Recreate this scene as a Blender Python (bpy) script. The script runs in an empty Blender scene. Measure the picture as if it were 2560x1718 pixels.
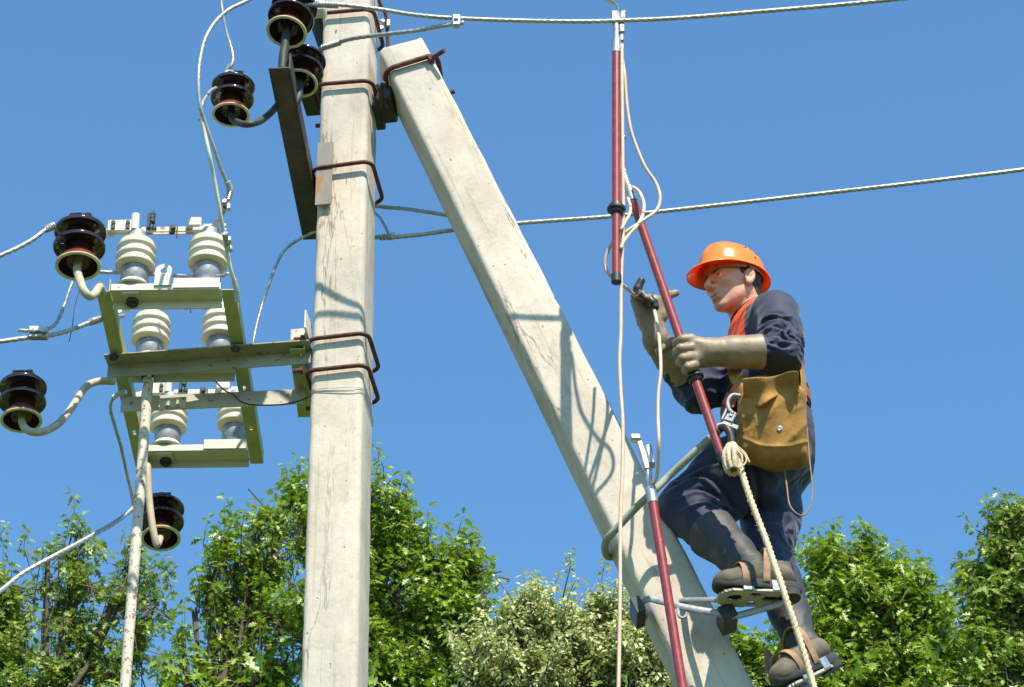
import bpy, math, random
import numpy as np
from mathutils import Vector, Matrix, Quaternion
R = math.radians
random.seed(7)
RNG = np.random.default_rng(11)
SC = bpy.context.scene
COL = SC.collection
# ------------------------------------------------------------------ camera, sky, sun, exposure
PITCH = 34.0
FPX = 8000.0
CAM = Vector((0, 0, 1.6))
cd = bpy.data.cameras.new('camera'); cam = bpy.data.objects.new('camera', cd); COL.objects.link(cam)
cam.location = CAM; cam.rotation_euler = (R(90 + PITCH), 0, 0)
cd.sensor_width = 36; cd.lens = 36 * FPX / 2560; cd.clip_start = .1; cd.clip_end = 3000
SC.camera = cam
SC.render.resolution_x = 1024; SC.render.resolution_y = 687
SUN_DIR = Vector((-.317, 1.0, -1.5)).normalized()          # the way the light travels
SUN_EL = math.asin(-SUN_DIR.z)
w = bpy.data.worlds.new("World"); SC.world = w; w.use_nodes = True
nt = w.node_tree; bg = nt.nodes['Background']
sky = nt.nodes.new('ShaderNodeTexSky'); sky.sky_type = 'NISHITA'; sky.sun_disc = False
sky.sun_elevation = SUN_EL; sky.sun_rotation = math.atan2(-SUN_DIR.x, -SUN_DIR.y)
sky.altitude = 150; sky.air_density = 1.0; sky.dust_density = 0.3; sky.ozone_density = 1.2
tint = nt.nodes.new('ShaderNodeMix'); tint.data_type = 'RGBA'; tint.blend_type = 'MULTIPLY'; tint.inputs[0].default_value = 1; tint.inputs[7].default_value = (.70, 1.09, 1.26, 1)
nt.links.new(sky.outputs[0], tint.inputs[6]); nt.links.new(tint.outputs[2], bg.inputs[0]); bg.inputs[1].default_value = .118
sl = bpy.data.lights.new('sun', 'SUN'); sl.energy = 5.0; sl.angle = R(.5); sl.color = (1, .91, .775)
so = bpy.data.objects.new('sun', sl); COL.objects.link(so)
so.rotation_euler = SUN_DIR.to_track_quat('-Z', 'Y').to_euler(); so.location = (3, -6, 14)
SC.view_settings.view_transform = 'Standard'; SC.view_settings.look = 'None'
SC.view_settings.exposure = 0.72; SC.view_settings.gamma = 1

# ------------------------------------------------------------------ measuring: a sight line met with a plane of the site
_F = Vector((0, math.cos(R(PITCH)), math.sin(R(PITCH)))); _U = Vector((0, -math.sin(R(PITCH)), math.cos(R(PITCH))))
def ray(px, py): return _F + Vector((1, 0, 0)) * ((px - 1280) / FPX) + _U * ((859 - py) / FPX)
def at(px, py, Y):
    r = ray(px, py); return CAM + r * (Y / r.y)
def atz(px, py, z):
    r = ray(px, py); return CAM + r * ((z - CAM.z) / r.z)
def mpp(Y, py=859):                                        # metres per source pixel at distance Y
    r = ray(1280, py); return (Y / r.y) / FPX

# ------------------------------------------------------------------ objects
def thing(name, label, cat, loc=(0, 0, 0), group=None, rot=None):
    o = bpy.data.objects.new(name, None); COL.objects.link(o)
    o.location = loc; o.empty_display_size = .05
    if rot is not None: o.rotation_euler = rot.to_euler()
    o['label'] = label; o['category'] = cat
    if group: o['group'] = group
    return o
def mw(o):
    m = Matrix.LocRotScale(o.location, o.rotation_euler, o.scale)
    return mw(o.parent) @ m if o.parent else m
def mesh_obj(name, V, Fc, mat, parent=None, smooth=True, auto=None, mats=None, midx=None, loc=None, local=False):
    V = np.asarray(V, dtype=float).reshape(-1, 3)
    if parent is not None and not local:
        M = np.array(mw(parent).inverted()); V = V @ M[:3, :3].T + M[:3, 3]
    if loc is not None and not local: V = V - np.array(loc)
    me = bpy.data.meshes.new(name)
    me.from_pydata(V.tolist(), [], [list(map(int, f)) for f in Fc]); me.update()
    if smooth:
        me.polygons.foreach_set('use_smooth', [True] * len(me.polygons))
        if auto:
            me.set_sharp_from_angle(angle=R(auto))
    for m in (mats or [mat]): me.materials.append(m)
    if midx is not None: me.polygons.foreach_set('material_index', midx)
    o = bpy.data.objects.new(name, me); COL.objects.link(o)
    if parent is not None: o.parent = parent
    if loc is not None: o.location = loc
    return o
def tag(o, label, cat, group=None, kind=None):
    if label: o['label'] = label
    if cat: o['category'] = cat
    if group: o['group'] = group
    if kind: o['kind'] = kind
    return o

class MB:
    def __init__(s): s.v = []; s.f = []
    def add(s, V, Fc):
        n = len(s.v); s.v += [tuple(p) for p in V]; s.f += [tuple(i + n for i in f) for f in Fc]; return s
    def box(s, c, u, v, w_, su, sv, sw, bev=.0):           # centre, three axes, full sizes; bevelled edges
        c = Vector(c); u, v, w_ = (Vector(a).normalized() for a in (u, v, w_))
        h = (su / 2, sv / 2, sw / 2)
        b = min(bev if bev else min(su, sv, sw) * .12, min(h) * .49)
        pts = []; idx = {}
        for sx in (-1, 1):
            for sy in (-1, 1):
                for sz in (-1, 1):
                    for k in range(3):
                        d = [h[0] - b, h[1] - b, h[2] - b]; d[k] = h[k]
                        idx[(sx, sy, sz, k)] = len(pts)
                        pts.append(c + u * sx * d[0] + v * sy * d[1] + w_ * sz * d[2])
        fs = []
        g = lambda t, k: idx[(t[0], t[1], t[2], k)]
        for k in range(3):
            i, j = [(1, 2), (2, 0), (0, 1)][k]
            for sg in (-1, 1):
                q = []
                for (a, b2) in ((-1, -1), (1, -1), (1, 1), (-1, 1)):
                    t = [0, 0, 0]; t[k] = sg; t[i] = a; t[j] = b2; q.append(g(t, k))
                fs.append(q if sg > 0 else q[::-1])
        for k in range(3):                                  # edge strips parallel to axis k
            i, j = [(1, 2), (2, 0), (0, 1)][k]
            for a in (-1, 1):
                for b2 in (-1, 1):
                    t0 = [0, 0, 0]; t1 = [0, 0, 0]; t0[k] = -1; t1[k] = 1
                    t0[i] = t1[i] = a; t0[j] = t1[j] = b2
                    q = [g(t0, i), g(t1, i), g(t1, j), g(t0, j)]
                    fs.append(q if a * b2 < 0 else q[::-1])
        for sx in (-1, 1):
            for sy in (-1, 1):
                for sz in (-1, 1):
                    q = [idx[(sx, sy, sz, k)] for k in range(3)]
                    fs.append(q if sx * sy * sz > 0 else q[::-1])
        return s.add(pts, fs)
    def seg(s, a, b, width, thick, up=(0, 0, 1), bev=.001):  # flat bar from a to b
        a = Vector(a); b = Vector(b); d = (b - a); L = d.length; d.normalize()
        side = d.cross(Vector(up)).normalized(); n = side.cross(d).normalized()
        return s.box((a + b) / 2, d, side, n, L, width, thick, bev)
    def cyl(s, a, b, r, r2=None, n=16, cap=True):
        return s.tube([Vector(a), Vector(b)], r, r2 if r2 is not None else r, n, cap)
    def tube(s, path, r, r2=None, n=10, cap=True, lobes=0, amp=0., pitch=.1, radii=None, flat=1.0, fdir=None):
        path = [Vector(p) for p in path]; m = len(path)
        T = []
        for i in range(m):
            t = path[min(i + 1, m - 1)] - path[max(i - 1, 0)]
            T.append(t.normalized() if t.length > 1e-9 else Vector((0, 0, 1)))
        ref = Vector(fdir) if fdir is not None else (Vector((0, 0, 1)) if abs(T[0].z) < .9 else Vector((1, 0, 0)))
        N = (ref - T[0] * ref.dot(T[0])).normalized()
        V = []; L = 0
        for i in range(m):
            if i:
                L += (path[i] - path[i - 1]).length
                if fdir is not None: N = (ref - T[i] * ref.dot(T[i])).normalized()
                else: N = (N - T[i] * N.dot(T[i])).normalized()
            B = T[i].cross(N)
            rr = radii[i] if radii is not None else (r if r2 is None else r + (r2 - r) * i / (m - 1))
            for k in range(n):
                a = 2 * math.pi * k / n
                q = rr
                if lobes: q = rr * (1 - amp + amp * 2 * abs(math.sin(lobes * .5 * (a - 2 * math.pi * L / pitch))))
                V.append(path[i] + N * math.cos(a) * q + B * math.sin(a) * q * flat)
        Fc = []
        for i in range(m - 1):
            for k in range(n):
                k2 = (k + 1) % n
                Fc.append((i * n + k, i * n + k2, (i + 1) * n + k2, (i + 1) * n + k))
        if cap:
            Fc.append(tuple(range(n))[::-1]); Fc.append(tuple((m - 1) * n + k for k in range(n)))
        return s.add(V, Fc)
    def lathe(s, prof, M=None, n=40, ang=None):
        M = M or Matrix(); V = []; Fc = []; m = len(prof)
        for (r_, h) in prof:
            for k in range(n):
                a = 2 * math.pi * k / n; V.append(M @ Vector((r_ * math.cos(a), r_ * math.sin(a), h)))
        for i in range(m - 1):
            for k in range(n):
                k2 = (k + 1) % n; Fc.append((i * n + k, i * n + k2, (i + 1) * n + k2, (i + 1) * n + k))
        return s.add(V, Fc)
    def prism(s, poly, axis, hole=None):                    # poly: 3D points of one face, axis: extrusion vector
        n = len(poly); P = [Vector(p) for p in poly]; A = Vector(axis)
        V = P + [p + A for p in P]
        Fc = [tuple(range(n))[::-1], tuple(range(n, 2 * n))] + [(i, (i + 1) % n, (i + 1) % n + n, i + n) for i in range(n)]
        return s.add(V, Fc)
    def hexnut(s, c, axis, r=.012, h=.01):
        a = Vector(axis).normalized(); return s.tube([Vector(c) - a * h / 2, Vector(c) + a * h / 2], r, n=6)
    def ball(s, c, r, n=12, sc=(1, 1, 1)):
        pr = [(max(1e-5, r * math.sin(math.pi * i / n)) , -r * math.cos(math.pi * i / n)) for i in range(n + 1)]
        M = Matrix.Translation(c) @ Matrix.Diagonal((*sc, 1)); return s.lathe(pr, M, n * 2)
    def build(s, name, mat, parent=None, smooth=True, auto=35, **k):
        return mesh_obj(name, s.v, s.f, mat, parent, smooth, auto, **k)

def build_each(mb, name, mat, parent, **k):
    """every loose piece of the builder becomes an object of its own"""
    par = list(range(len(mb.v)))
    def find(a):
        while par[a] != a: par[a] = par[par[a]]; a = par[a]
        return a
    for f in mb.f:
        r0 = find(f[0])
        for i in f[1:]:
            r1 = find(i)
            if r1 != r0: par[r1] = r0
    gr = {}
    for f in mb.f: gr.setdefault(find(f[0]), []).append(f)
    out = []
    for fs in gr.values():
        idx = sorted({i for f in fs for i in f}); mp = {j: i for i, j in enumerate(idx)}
        q = MB(); q.v = [mb.v[i] for i in idx]; q.f = [tuple(mp[i] for i in f) for f in fs]; out.append(q.build(name, mat, parent, **k))
    return out
def spline(P, step=.01, closed=False):
    P = [Vector(p) for p in P]; n = len(P); out = []
    rng = range(n if closed else n - 1)
    for i in rng:
        if closed: a, b, c, d = P[i - 1], P[i], P[(i + 1) % n], P[(i + 2) % n]
        else: a, b, c, d = P[max(i - 1, 0)], P[i], P[i + 1], P[min(i + 2, n - 1)]
        if not closed and i == 0: a = b * 2 - c
        if not closed and i == n - 2: d = c * 2 - b
        k = max(2, int((c - b).length / step))
        for j in range(k):
            t = j / k
            out.append(.5 * ((2 * b) + (c - a) * t + (2 * a - 5 * b + 4 * c - d) * t * t + (3 * b - a - 3 * c + d) * t ** 3))
    if not closed: out.append(P[-1])
    return out
def pxs(L): return [at(*p) for p in L]

# ------------------------------------------------------------------ signed distance bodies meshed with surface nets
def vnoise(P, seed=0):
    P = P.astype(np.float32); i = np.floor(P).astype(np.int64); f = P - i; f = f * f * (3 - 2 * f)
    def h(x, y, z):
        n = (x * 73856093) ^ (y * 19349663) ^ (z * 83492791) ^ (seed * 2654435)
        n = (n ^ (n >> 13)) * 1274126177 & 0x7fffffff
        return ((n ^ (n >> 16)) & 0xffff).astype(np.float32) / 65535.
    x, y, z = i[:, 0], i[:, 1], i[:, 2]; r = 0
    for a in (0, 1):
        wa = f[:, 0] if a else 1 - f[:, 0]
        for b in (0, 1):
            wb = f[:, 1] if b else 1 - f[:, 1]
            for c in (0, 1):
                wc = f[:, 2] if c else 1 - f[:, 2]
                r = r + wa * wb * wc * h(x + a, y + b, z + c)
    return r
def ridge(P, seed=0): return 1 - np.abs(2 * vnoise(P, seed) - 1)
def smin(a, b, k):
    h = np.clip(.5 + .5 * (b - a) / k, 0, 1); return b + (a - b) * h - k * h * (1 - h)
def smax(a, b, k): return -smin(-a, -b, k)
def A3(v): return np.array(v, dtype=np.float32)
def cap(P, a, b, ra, rb):
    a = A3(a); b = A3(b); d = b - a; t = np.clip(((P - a) @ d) / max(1e-9, float(d @ d)), 0, 1)
    return np.linalg.norm(P - a - t[:, None] * d, axis=1) - (ra + (rb - ra) * t)
def ell(P, c, r, M=None):
    Q = P - A3(c)
    if M is not None: Q = Q @ np.array(M, dtype=np.float32).T   # rows of M = local axes
    r = A3(r); k0 = np.linalg.norm(Q / r, axis=1); k1 = np.linalg.norm(Q / (r * r), axis=1) + 1e-9
    return k0 * (k0 - 1) / k1
def rbox(P, c, h, r, M=None):
    Q = P - A3(c)
    if M is not None: Q = Q @ np.array(M, dtype=np.float32).T
    q = np.abs(Q) - (A3(h) - r)
    return np.linalg.norm(np.maximum(q, 0), axis=1) + np.minimum(q.max(axis=1), 0) - r
def chain(P, pts, rad, k=.02):
    d = None
    for i in range(len(pts) - 1):
        e = cap(P, pts[i], pts[i + 1], rad[i], rad[i + 1]); d = e if d is None else smin(d, e, k)
    return d
def nets(f, lo, hi, h, relax=1):
    lo = np.array(lo); hi = np.array(hi); n = np.ceil((hi - lo) / h).astype(int) + 1
    ax = [(lo[i] + np.arange(n[i]) * h).astype(np.float32) for i in range(3)]
    G = np.stack(np.meshgrid(*ax, indexing='ij'), -1).reshape(-1, 3)
    D = np.empty(len(G), np.float32)
    for s in range(0, len(G), 400000): D[s:s + 400000] = f(G[s:s + 400000])
    D = D.reshape(n); D[[0, -1]] = 1; D[:, [0, -1]] = 1; D[:, :, [0, -1]] = 1
    ins = D < 0
    c = n - 1
    acc = np.zeros((*c, 3)); cnt = np.zeros(c)
    offs = [(a, b, d) for a in (0, 1) for b in (0, 1) for d in (0, 1)]
    sub = lambda A, o: A[o[0]:o[0] + c[0], o[1]:o[1] + c[1], o[2]:o[2] + c[2]]
    for o in offs:
        for k in range(3):
            if o[k]: continue
            o2 = list(o); o2[k] = 1
            a, b = sub(D, o), sub(D, o2); m = (a < 0) != (b < 0)
            t = np.where(m, a / np.where(m, a - b, 1), 0)
            for j in range(3):
                acc[..., j] += np.where(m, (t if j == k else o[j]), 0)
            cnt += m
    act = cnt > 0
    idx = -np.ones(c, int); idx[act] = np.arange(act.sum())
    V = (np.argwhere(act) + acc[act] / cnt[act][:, None]) * h + lo
    Fs = []
    for k in range(3):
        i, j = (k + 1) % 3, (k + 2) % 3
        s0 = [slice(None)] * 3; s0[k] = slice(0, n[k] - 1); s1 = [slice(None)] * 3; s1[k] = slice(1, n[k])
        ch = ins[tuple(s0)] != ins[tuple(s1)]
        e = np.argwhere(ch); e = e[(e[:, i] > 0) & (e[:, j] > 0) & (e[:, i] < n[i] - 1) & (e[:, j] < n[j] - 1)]
        if not len(e): continue
        flip = ins[tuple(s0)][tuple(e.T)]
        q = []
        for (di, dj) in ((1, 1), (0, 1), (0, 0), (1, 0)):
            p = e.copy(); p[:, i] -= di; p[:, j] -= dj; q.append(idx[tuple(p.T)])
        q = np.stack(q, 1); q[~flip] = q[~flip][:, ::-1]; Fs.append(q)
    Fq = np.concatenate(Fs)
    for _ in range(relax):                                  # one light smoothing pass
        S = np.zeros_like(V); N = np.zeros(len(V))
        for a, b in ((0, 1), (1, 2), (2, 3), (3, 0)):
            np.add.at(S, Fq[:, a], V[Fq[:, b]]); np.add.at(N, Fq[:, a], 1)
            np.add.at(S, Fq[:, b], V[Fq[:, a]]); np.add.at(N, Fq[:, b], 1)
        V = V * .5 + .5 * S / np.maximum(N, 1)[:, None]
    return V, Fq
def sdf_obj(name, f, pts, pad, h, mat, parent, relax=1, mats=None, region=None):
    P = np.array([list(p) for p in pts]); lo = P.min(0) - pad; hi = P.max(0) + pad
    V, Fq = nets(f, lo, hi, h, relax)
    mi = None
    if region is not None:
        C = V[Fq].mean(1).astype(np.float32); mi = region(C).astype(int)
    return mesh_obj(name, V, Fq, mat, parent, True, None, mats=mats, midx=mi)
# ------------------------------------------------------------------ materials
def newmat(name):
    m = bpy.data.materials.new(name); m.use_nodes = True; t = m.node_tree; t.nodes.clear()
    o = t.nodes.new('ShaderNodeOutputMaterial'); b = t.nodes.new('ShaderNodeBsdfPrincipled')
    t.links.new(b.outputs[0], o.inputs[0]); return m, t, b, o
def ramp(t, fac, stops):
    r = t.nodes.new('ShaderNodeValToRGB'); e = r.color_ramp.elements
    while len(e) < len(stops): e.new(.5)
    for k, (p, c) in enumerate(stops):
        e[k].position = p; e[k].color = (*c, 1) if len(c) == 3 else c
    t.links.new(fac, r.inputs[0]); return r.outputs[0]
def noise(t, scale=5, detail=4, rough=.6, stretch=(1, 1, 1), dist=0, kind='noise', coord='Object'):
    tc = t.nodes.new('ShaderNodeTexCoord'); mp = t.nodes.new('ShaderNodeMapping')
    mp.inputs['Scale'].default_value = stretch; t.links.new(tc.outputs[coord], mp.inputs[0])
    n = t.nodes.new('ShaderNodeTexNoise' if kind == 'noise' else 'ShaderNodeTexVoronoi')
    n.inputs['Scale'].default_value = scale
    if kind == 'noise':
        n.inputs['Detail'].default_value = detail; n.inputs['Roughness'].default_value = rough; n.inputs['Distortion'].default_value = dist
    t.links.new(mp.outputs[0], n.inputs[0]); return n.outputs[0]
def mixc(t, fac, a, b, mode='MIX'):
    m = t.nodes.new('ShaderNodeMix'); m.data_type = 'RGBA'; m.blend_type = mode
    for s, v in ((0, fac), (6, a), (7, b)):
        if hasattr(v, 'is_output'): t.links.new(v, m.inputs[s])
        elif s == 0: m.inputs[0].default_value = v
        else: m.inputs[s].default_value = (*v, 1)
    return m.outputs[2]
def bump(t, b, h, strength=.3, dist=.01):
    n = t.nodes.new('ShaderNodeBump'); n.inputs['Strength'].default_value = strength; n.inputs['Distance'].default_value = dist
    t.links.new(h, n.inputs['Height']); t.links.new(n.outputs[0], b.inputs['Normal'])
def mat(name, c1, c2=None, scale=20, rough=.6, metal=0, stretch=(1, 1, 1), bmp=0, bscale=None, bdist=.003, spots=None, spotscale=30, spotlo=.6, spec=.5, coat=0, sheen=0, lo=.35, hi=.65, spotw=.06):
    m, t, b, o = newmat(name)
    col = None
    if c2:
        col = ramp(t, noise(t, scale, stretch=stretch), [(lo, c1), (hi, c2)])
    else:
        b.inputs['Base Color'].default_value = (*c1, 1)
    if spots:
        f = ramp(t, noise(t, spotscale, 5, .65), [(spotlo, (0, 0, 0)), (spotlo + spotw, (1, 1, 1))])
        col = mixc(t, f, col if col else c1, spots)
    if col: t.links.new(col, b.inputs['Base Color'])
    b.inputs['Roughness'].default_value = rough; b.inputs['Metallic'].default_value = metal
    b.inputs['Specular IOR Level'].default_value = spec
    b.inputs['Coat Weight'].default_value = coat; b.inputs['Coat Roughness'].default_value = .08
    b.inputs['Sheen Weight'].default_value = sheen
    if bmp: bump(t, b, noise(t, bscale or scale * 3, 5, .6, stretch), bmp, bdist)
    return m
def concrete(name, seed):
    m, t, b, o = newmat(name)
    base = ramp(t, noise(t, 6 + seed, 6, .62, (1, 1, .6), .3), [(.3, (.49, .43, .355)), (.5, (.58, .515, .43)), (.72, (.64, .575, .49))])
    st = ramp(t, noise(t, 20, 5, .75, (1, 1, .05), .35), [(.30, (.36, .35, .33)), (.36, (.82, .82, .81)), (.44, (1, 1, 1))])
    base = mixc(t, .42, base, st, 'MULTIPLY')
    st2 = ramp(t, noise(t, 45, 3, .5, (1, 1, .03)), [(.36, (.66, .65, .62)), (.39, (1, 1, 1))])
    base = mixc(t, .35, base, st2, 'MULTIPLY')
    pt = ramp(t, noise(t, 4.5, 4, .6, (1, 1, .5)), [(.36, (.80, .82, .84)), (.58, (1.0, .985, .95))])
    base = mixc(t, .75, base, pt, 'MULTIPLY')
    pits = ramp(t, noise(t, 62, 2, .5, (1, 1, .8)), [(.25, (.25, .24, .22)), (.275, (1, 1, 1))])
    base = mixc(t, .9, base, pits, 'MULTIPLY')
    rs = ramp(t, noise(t, 8, 3, .6, (1, 1, .08)), [(.64, (0, 0, 0)), (.72, (.45, .45, .45))])
    base = mixc(t, rs, base, (.64, .49, .27))
    ck = ramp(t, noise(t, 5, 6, .62, (1, 1, .11), .1), [(.4925, (1, 1, 1)), (.4985, (.50, .48, .45)), (.5015, (.50, .48, .45)), (.5075, (1, 1, 1))])
    msk = ramp(t, noise(t, 4, 2, .5, (1, 1, .25)), [(.47, (0, 0, 0)), (.55, (1, 1, 1))])
    base = mixc(t, msk, base, mixc(t, 1.0, base, ck, 'MULTIPLY'))
    t.links.new(base, b.inputs['Base Color']); b.inputs['Roughness'].default_value = .92
    b.inputs['Specular IOR Level'].default_value = .15
    gr = ramp(t, noise(t, 26, 6, .75), [(.36, (.84, .83, .80)), (.50, (1, 1, 1)), (.66, (1.0, .985, .95))])
    base2 = mixc(t, .8, base, gr, 'MULTIPLY'); t.links.new(base2, b.inputs['Base Color'])
    bump(t, b, noise(t, 70, 8, .75), .55, .003); return m
def leafmat(name, a, b_, c, tr=.35, rough=.42):
    m, t, b, o = newmat(name)
    oi = noise(t, 1.3, 3, .6); o2 = noise(t, 14, 2, .6)
    col = ramp(t, o2, [(.34, a), (.47, b_), (.62, c)])
    col = mixc(t, ramp(t, oi, [(.35, (0, 0, 0)), (.7, (.6, .6, .6))]), col, c)
    t.links.new(col, b.inputs['Base Color']); b.inputs['Roughness'].default_value = rough
    b.inputs['Specular IOR Level'].default_value = .65
    tl = t.nodes.new('ShaderNodeBsdfTranslucent')
    tcol = mixc(t, .5, col, (.25, .42, .02), 'MIX'); t.links.new(tcol, tl.inputs[0])
    mx = t.nodes.new('ShaderNodeMixShader'); mx.inputs[0].default_value = tr
    t.links.new(b.outputs[0], mx.inputs[1]); t.links.new(tl.outputs[0], mx.inputs[2]); t.links.new(mx.outputs[0], o.inputs[0])
    return m
M = {}
M['concrete'] = concrete('pole_concrete', 0); M['concrete2'] = concrete('brace_concrete', 2)
M['rust'] = mat('rusty_steel', (.060, .020, .014), (.15, .052, .028), 40, .8, .15, bmp=.4, bscale=200, bdist=.001)
M['darksteel'] = mat('weathered_dark_steel', (.035, .035, .032), (.065, .062, .055), 14, .6, .3, bmp=.2, bscale=120, bdist=.001, spots=(.16, .08, .04), spotscale=9, spotlo=.66)
M['porcelain'] = mat('dark_glazed_porcelain', (.016, .0065, .006), (.036, .013, .010), 12, .12, 0, spec=.6, coat=.3)
M['collar'] = mat('sunlit_brown_glaze', (.13, .026, .016), (.19, .042, .024), 18, .25, 0, spec=.5)  # dark glaze of the sheds, sunlight on the bell shoulder put into its colour
M['rim'] = mat('unglazed_rim', (.52, .55, .30), (.66, .66, .42), 40, .7)
M['cream'] = mat('cream_silicone_insulator', (.60, .53, .38), (.70, .63, .48), 12, .45, bmp=.15, bscale=160, bdist=.0006, spots=(.45, .38, .22), spotscale=28, spotlo=.68)
M['galv'] = mat('galvanised_steel', (.33, .34, .35), (.52, .53, .54), 35, .42, .7, bmp=.2, bscale=150, bdist=.0006)
M['armpaint'] = mat('dirty_grey_paint', (.27, .26, .205), (.35, .335, .265), 10, .65, 0, spots=(.14, .09, .05), spotscale=40, spotlo=.60, bmp=.2, bscale=120, bdist=.0008)
M['armpaint2'] = mat('chipped_grey_paint', (.42, .39, .32), (.50, .47, .39), 12, .6, 0, spots=(.22, .12, .06), spotscale=40, spotlo=.60, bmp=.2, bscale=90, bdist=.0008)
M['pinpaint'] = mat('tan_painted_rod', (.36, .30, .215), (.47, .40, .29), 30, .7, 0, stretch=(1, 1, 1), spots=(.22, .11, .05), spotscale=55, spotlo=.64, spotw=.03, bmp=.2, bscale=200, bdist=.0006)
M['zinc'] = mat('dull_zinc', (.20, .215, .23), (.36, .375, .39), 40, .55, .35, bmp=.3, bscale=140, bdist=.0006)
M['alu'] = mat('stranded_aluminium', (.34, .34, .335), (.50, .50, .49), 60, .42, .6)
M['paint'] = mat('pale_grey_paint', (.54, .53, .44), (.63, .62, .52), 9, .55, 0, spots=(.30, .17, .08), spotscale=22, spotlo=.68, bmp=.15, bscale=90, bdist=.0008)
M['paint2'] = mat('pale_paint_chipped', (.50, .48, .42), (.60, .58, .50), 12, .6, 0, spots=(.26, .12, .05), spotscale=34, spotlo=.585, bmp=.2, bscale=90, bdist=.0008)
M['pipe'] = mat('speckled_paint_pipe', (.54, .47, .37), (.62, .55, .44), 10, .7, 0, spots=(.26, .13, .06), spotscale=60, spotlo=.56, spotw=.03)
M['redpole'] = mat('red_brown_insulating_rod', (.20, .022, .018), (.28, .038, .030), 50, .38, 0, spots=(.42, .16, .13), spotscale=75, spotlo=.66, coat=.25)
M['black'] = mat('black_rubber', (.018, .018, .018), (.03, .03, .03), 30, .5)
M['cord'] = mat('pale_insulated_cord', (.56, .40, .27), (.66, .49, .35), 30, .5)
M['platemat'] = mat('rust_streaked_plate', (.17, .155, .13), (.24, .22, .18), 14, .6, .2, stretch=(1, 1, .5), spots=(.28, .14, .05), spotscale=11, spotlo=.56)
M['rail'] = mat('grey_paint_green_bounce', (.33, .37, .16), (.42, .46, .22), 9, .6, 0, spots=(.16, .10, .05), spotscale=26, spotlo=.68)  # pale grey paint, green bounce from the grass mixed into its colour
M['ropehemp'] = mat('natural_rope', (.52, .40, .24), (.70, .58, .40), 120, .95, bmp=.6, bscale=500, bdist=.002)
M['strap'] = mat('grey_green_hose', (.24, .25, .18), (.34, .35, .27), 90, .9, bmp=.5, bscale=260, bdist=.002)
M['navy'] = mat('navy_cotton', (.0095, .0135, .038), (.014, .0195, .054), 25, .72, 0, bmp=.35, bscale=60, bdist=.003, sheen=.16, spec=.4)
M['navyorange'] = mat('orange_cotton', (.80, .075, .015), (.88, .10, .02), 20, .7)
M['blackcloth'] = mat('black_cotton', (.008, .008, .010), (.014, .014, .016), 30, .85)
M['glove'] = mat('tan_rubber_glove', (.175, .128, .072), (.25, .185, .11), 14, .52, bmp=.3, bscale=40, bdist=.003, spec=.5, spots=(.12, .10, .07), spotscale=40, spotlo=.62)
M['glovedark'] = mat('black_glove_rubber', (.015, .015, .013), (.025, .024, .02), 20, .5)  # darker colour for the fingers of the raised glove
M['canvas'] = mat('ochre_canvas', (.24, .125, .028), (.39, .205, .048), 12, .92, bmp=.5, bscale=60, bdist=.003)
M['boot'] = mat('dark_grey_boot', (.026, .026, .027), (.050, .049, .047), 10, .62, bmp=.3, bscale=120, bdist=.001)
M['bootfoot'] = mat('dusty_brown_boot', (.055, .048, .038), (.15, .115, .075), 14, .8, bmp=.4, bscale=120, bdist=.0015)
M['sole'] = mat('black_rubber_sole', (.02, .02, .02), (.055, .052, .048), 20, .75)
M['leather'] = mat('worn_tan_leather', (.20, .11, .055), (.33, .20, .11), 25, .7, bmp=.4, bscale=150, bdist=.001)
M['redleather'] = mat('red_brown_webbing', (.30, .07, .035), (.38, .10, .05), 40, .7)
M['hair'] = mat('dark_brown_hair', (.018, .011, .007), (.05, .032, .02), 90, .75, bmp=.8, bscale=300, bdist=.002)
M['bark'] = mat('bark', (.06, .045, .032), (.12, .095, .07), 25, .9, stretch=(1, 1, .3), bmp=.5, bscale=60, bdist=.01)
M['leaf'] = leafmat('oak_leaf', (.050, .125, .008), (.14, .25, .012), (.34, .44, .035), .34, .44)
M['leafa'] = leafmat('oak_leaf_bluish', (.055, .12, .012), (.14, .225, .024), (.32, .40, .062), .32, .44)
M['leafb'] = leafmat('birch_leaf', (.25, .29, .08), (.44, .46, .17), (.64, .64, .34), .35, .6)
M['grass'] = mat('meadow_grass', (.050, .070, .004), (.078, .100, .008), 1.5, .9, bmp=.6, bscale=60, bdist=.03)
def skinmat():
    m, t, b, o = newmat('skin')
    c = ramp(t, noise(t, 30, 4, .6), [(.3, (.56, .265, .165)), (.7, (.66, .345, .225))])
    t.links.new(c, b.inputs['Base Color']); b.inputs['Roughness'].default_value = .5
    b.inputs['Subsurface Weight'].default_value = .15; b.inputs['Subsurface Radius'].default_value = (1, .35, .2); b.inputs['Subsurface Scale'].default_value = .008
    bump(t, b, noise(t, 260, 3, .6), .12, .001); return m
M['skin'] = skinmat()
def hatmat():
    m, t, b, o = newmat('orange_hard_hat_plastic')
    c = ramp(t, noise(t, 20, 4, .6), [(.3, (.86, .335, .060)), (.7, (.90, .38, .075))])
    t.links.new(c, b.inputs['Base Color']); b.inputs['Roughness'].default_value = .28; b.inputs['Coat Weight'].default_value = .3
    tl = t.nodes.new('ShaderNodeBsdfTranslucent'); tl.inputs[0].default_value = (1, .11, .006, 1)
    mx = t.nodes.new('ShaderNodeMixShader'); mx.inputs[0].default_value = .42
    t.links.new(b.outputs[0], mx.inputs[1]); t.links.new(tl.outputs[0], mx.inputs[2]); t.links.new(mx.outputs[0], o.inputs[0])
    return m
M['hat'] = hatmat()
M['stubble'] = mat('stubbled_skin', (.46, .23, .15), (.57, .30, .20), 160, .6, bmp=.25, bscale=300, bdist=.0008)
M['eye'] = mat('eye_white', (.62, .55, .50)); M['iris'] = mat('grey_iris', (.03, .035, .03), None, rough=.15)
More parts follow.
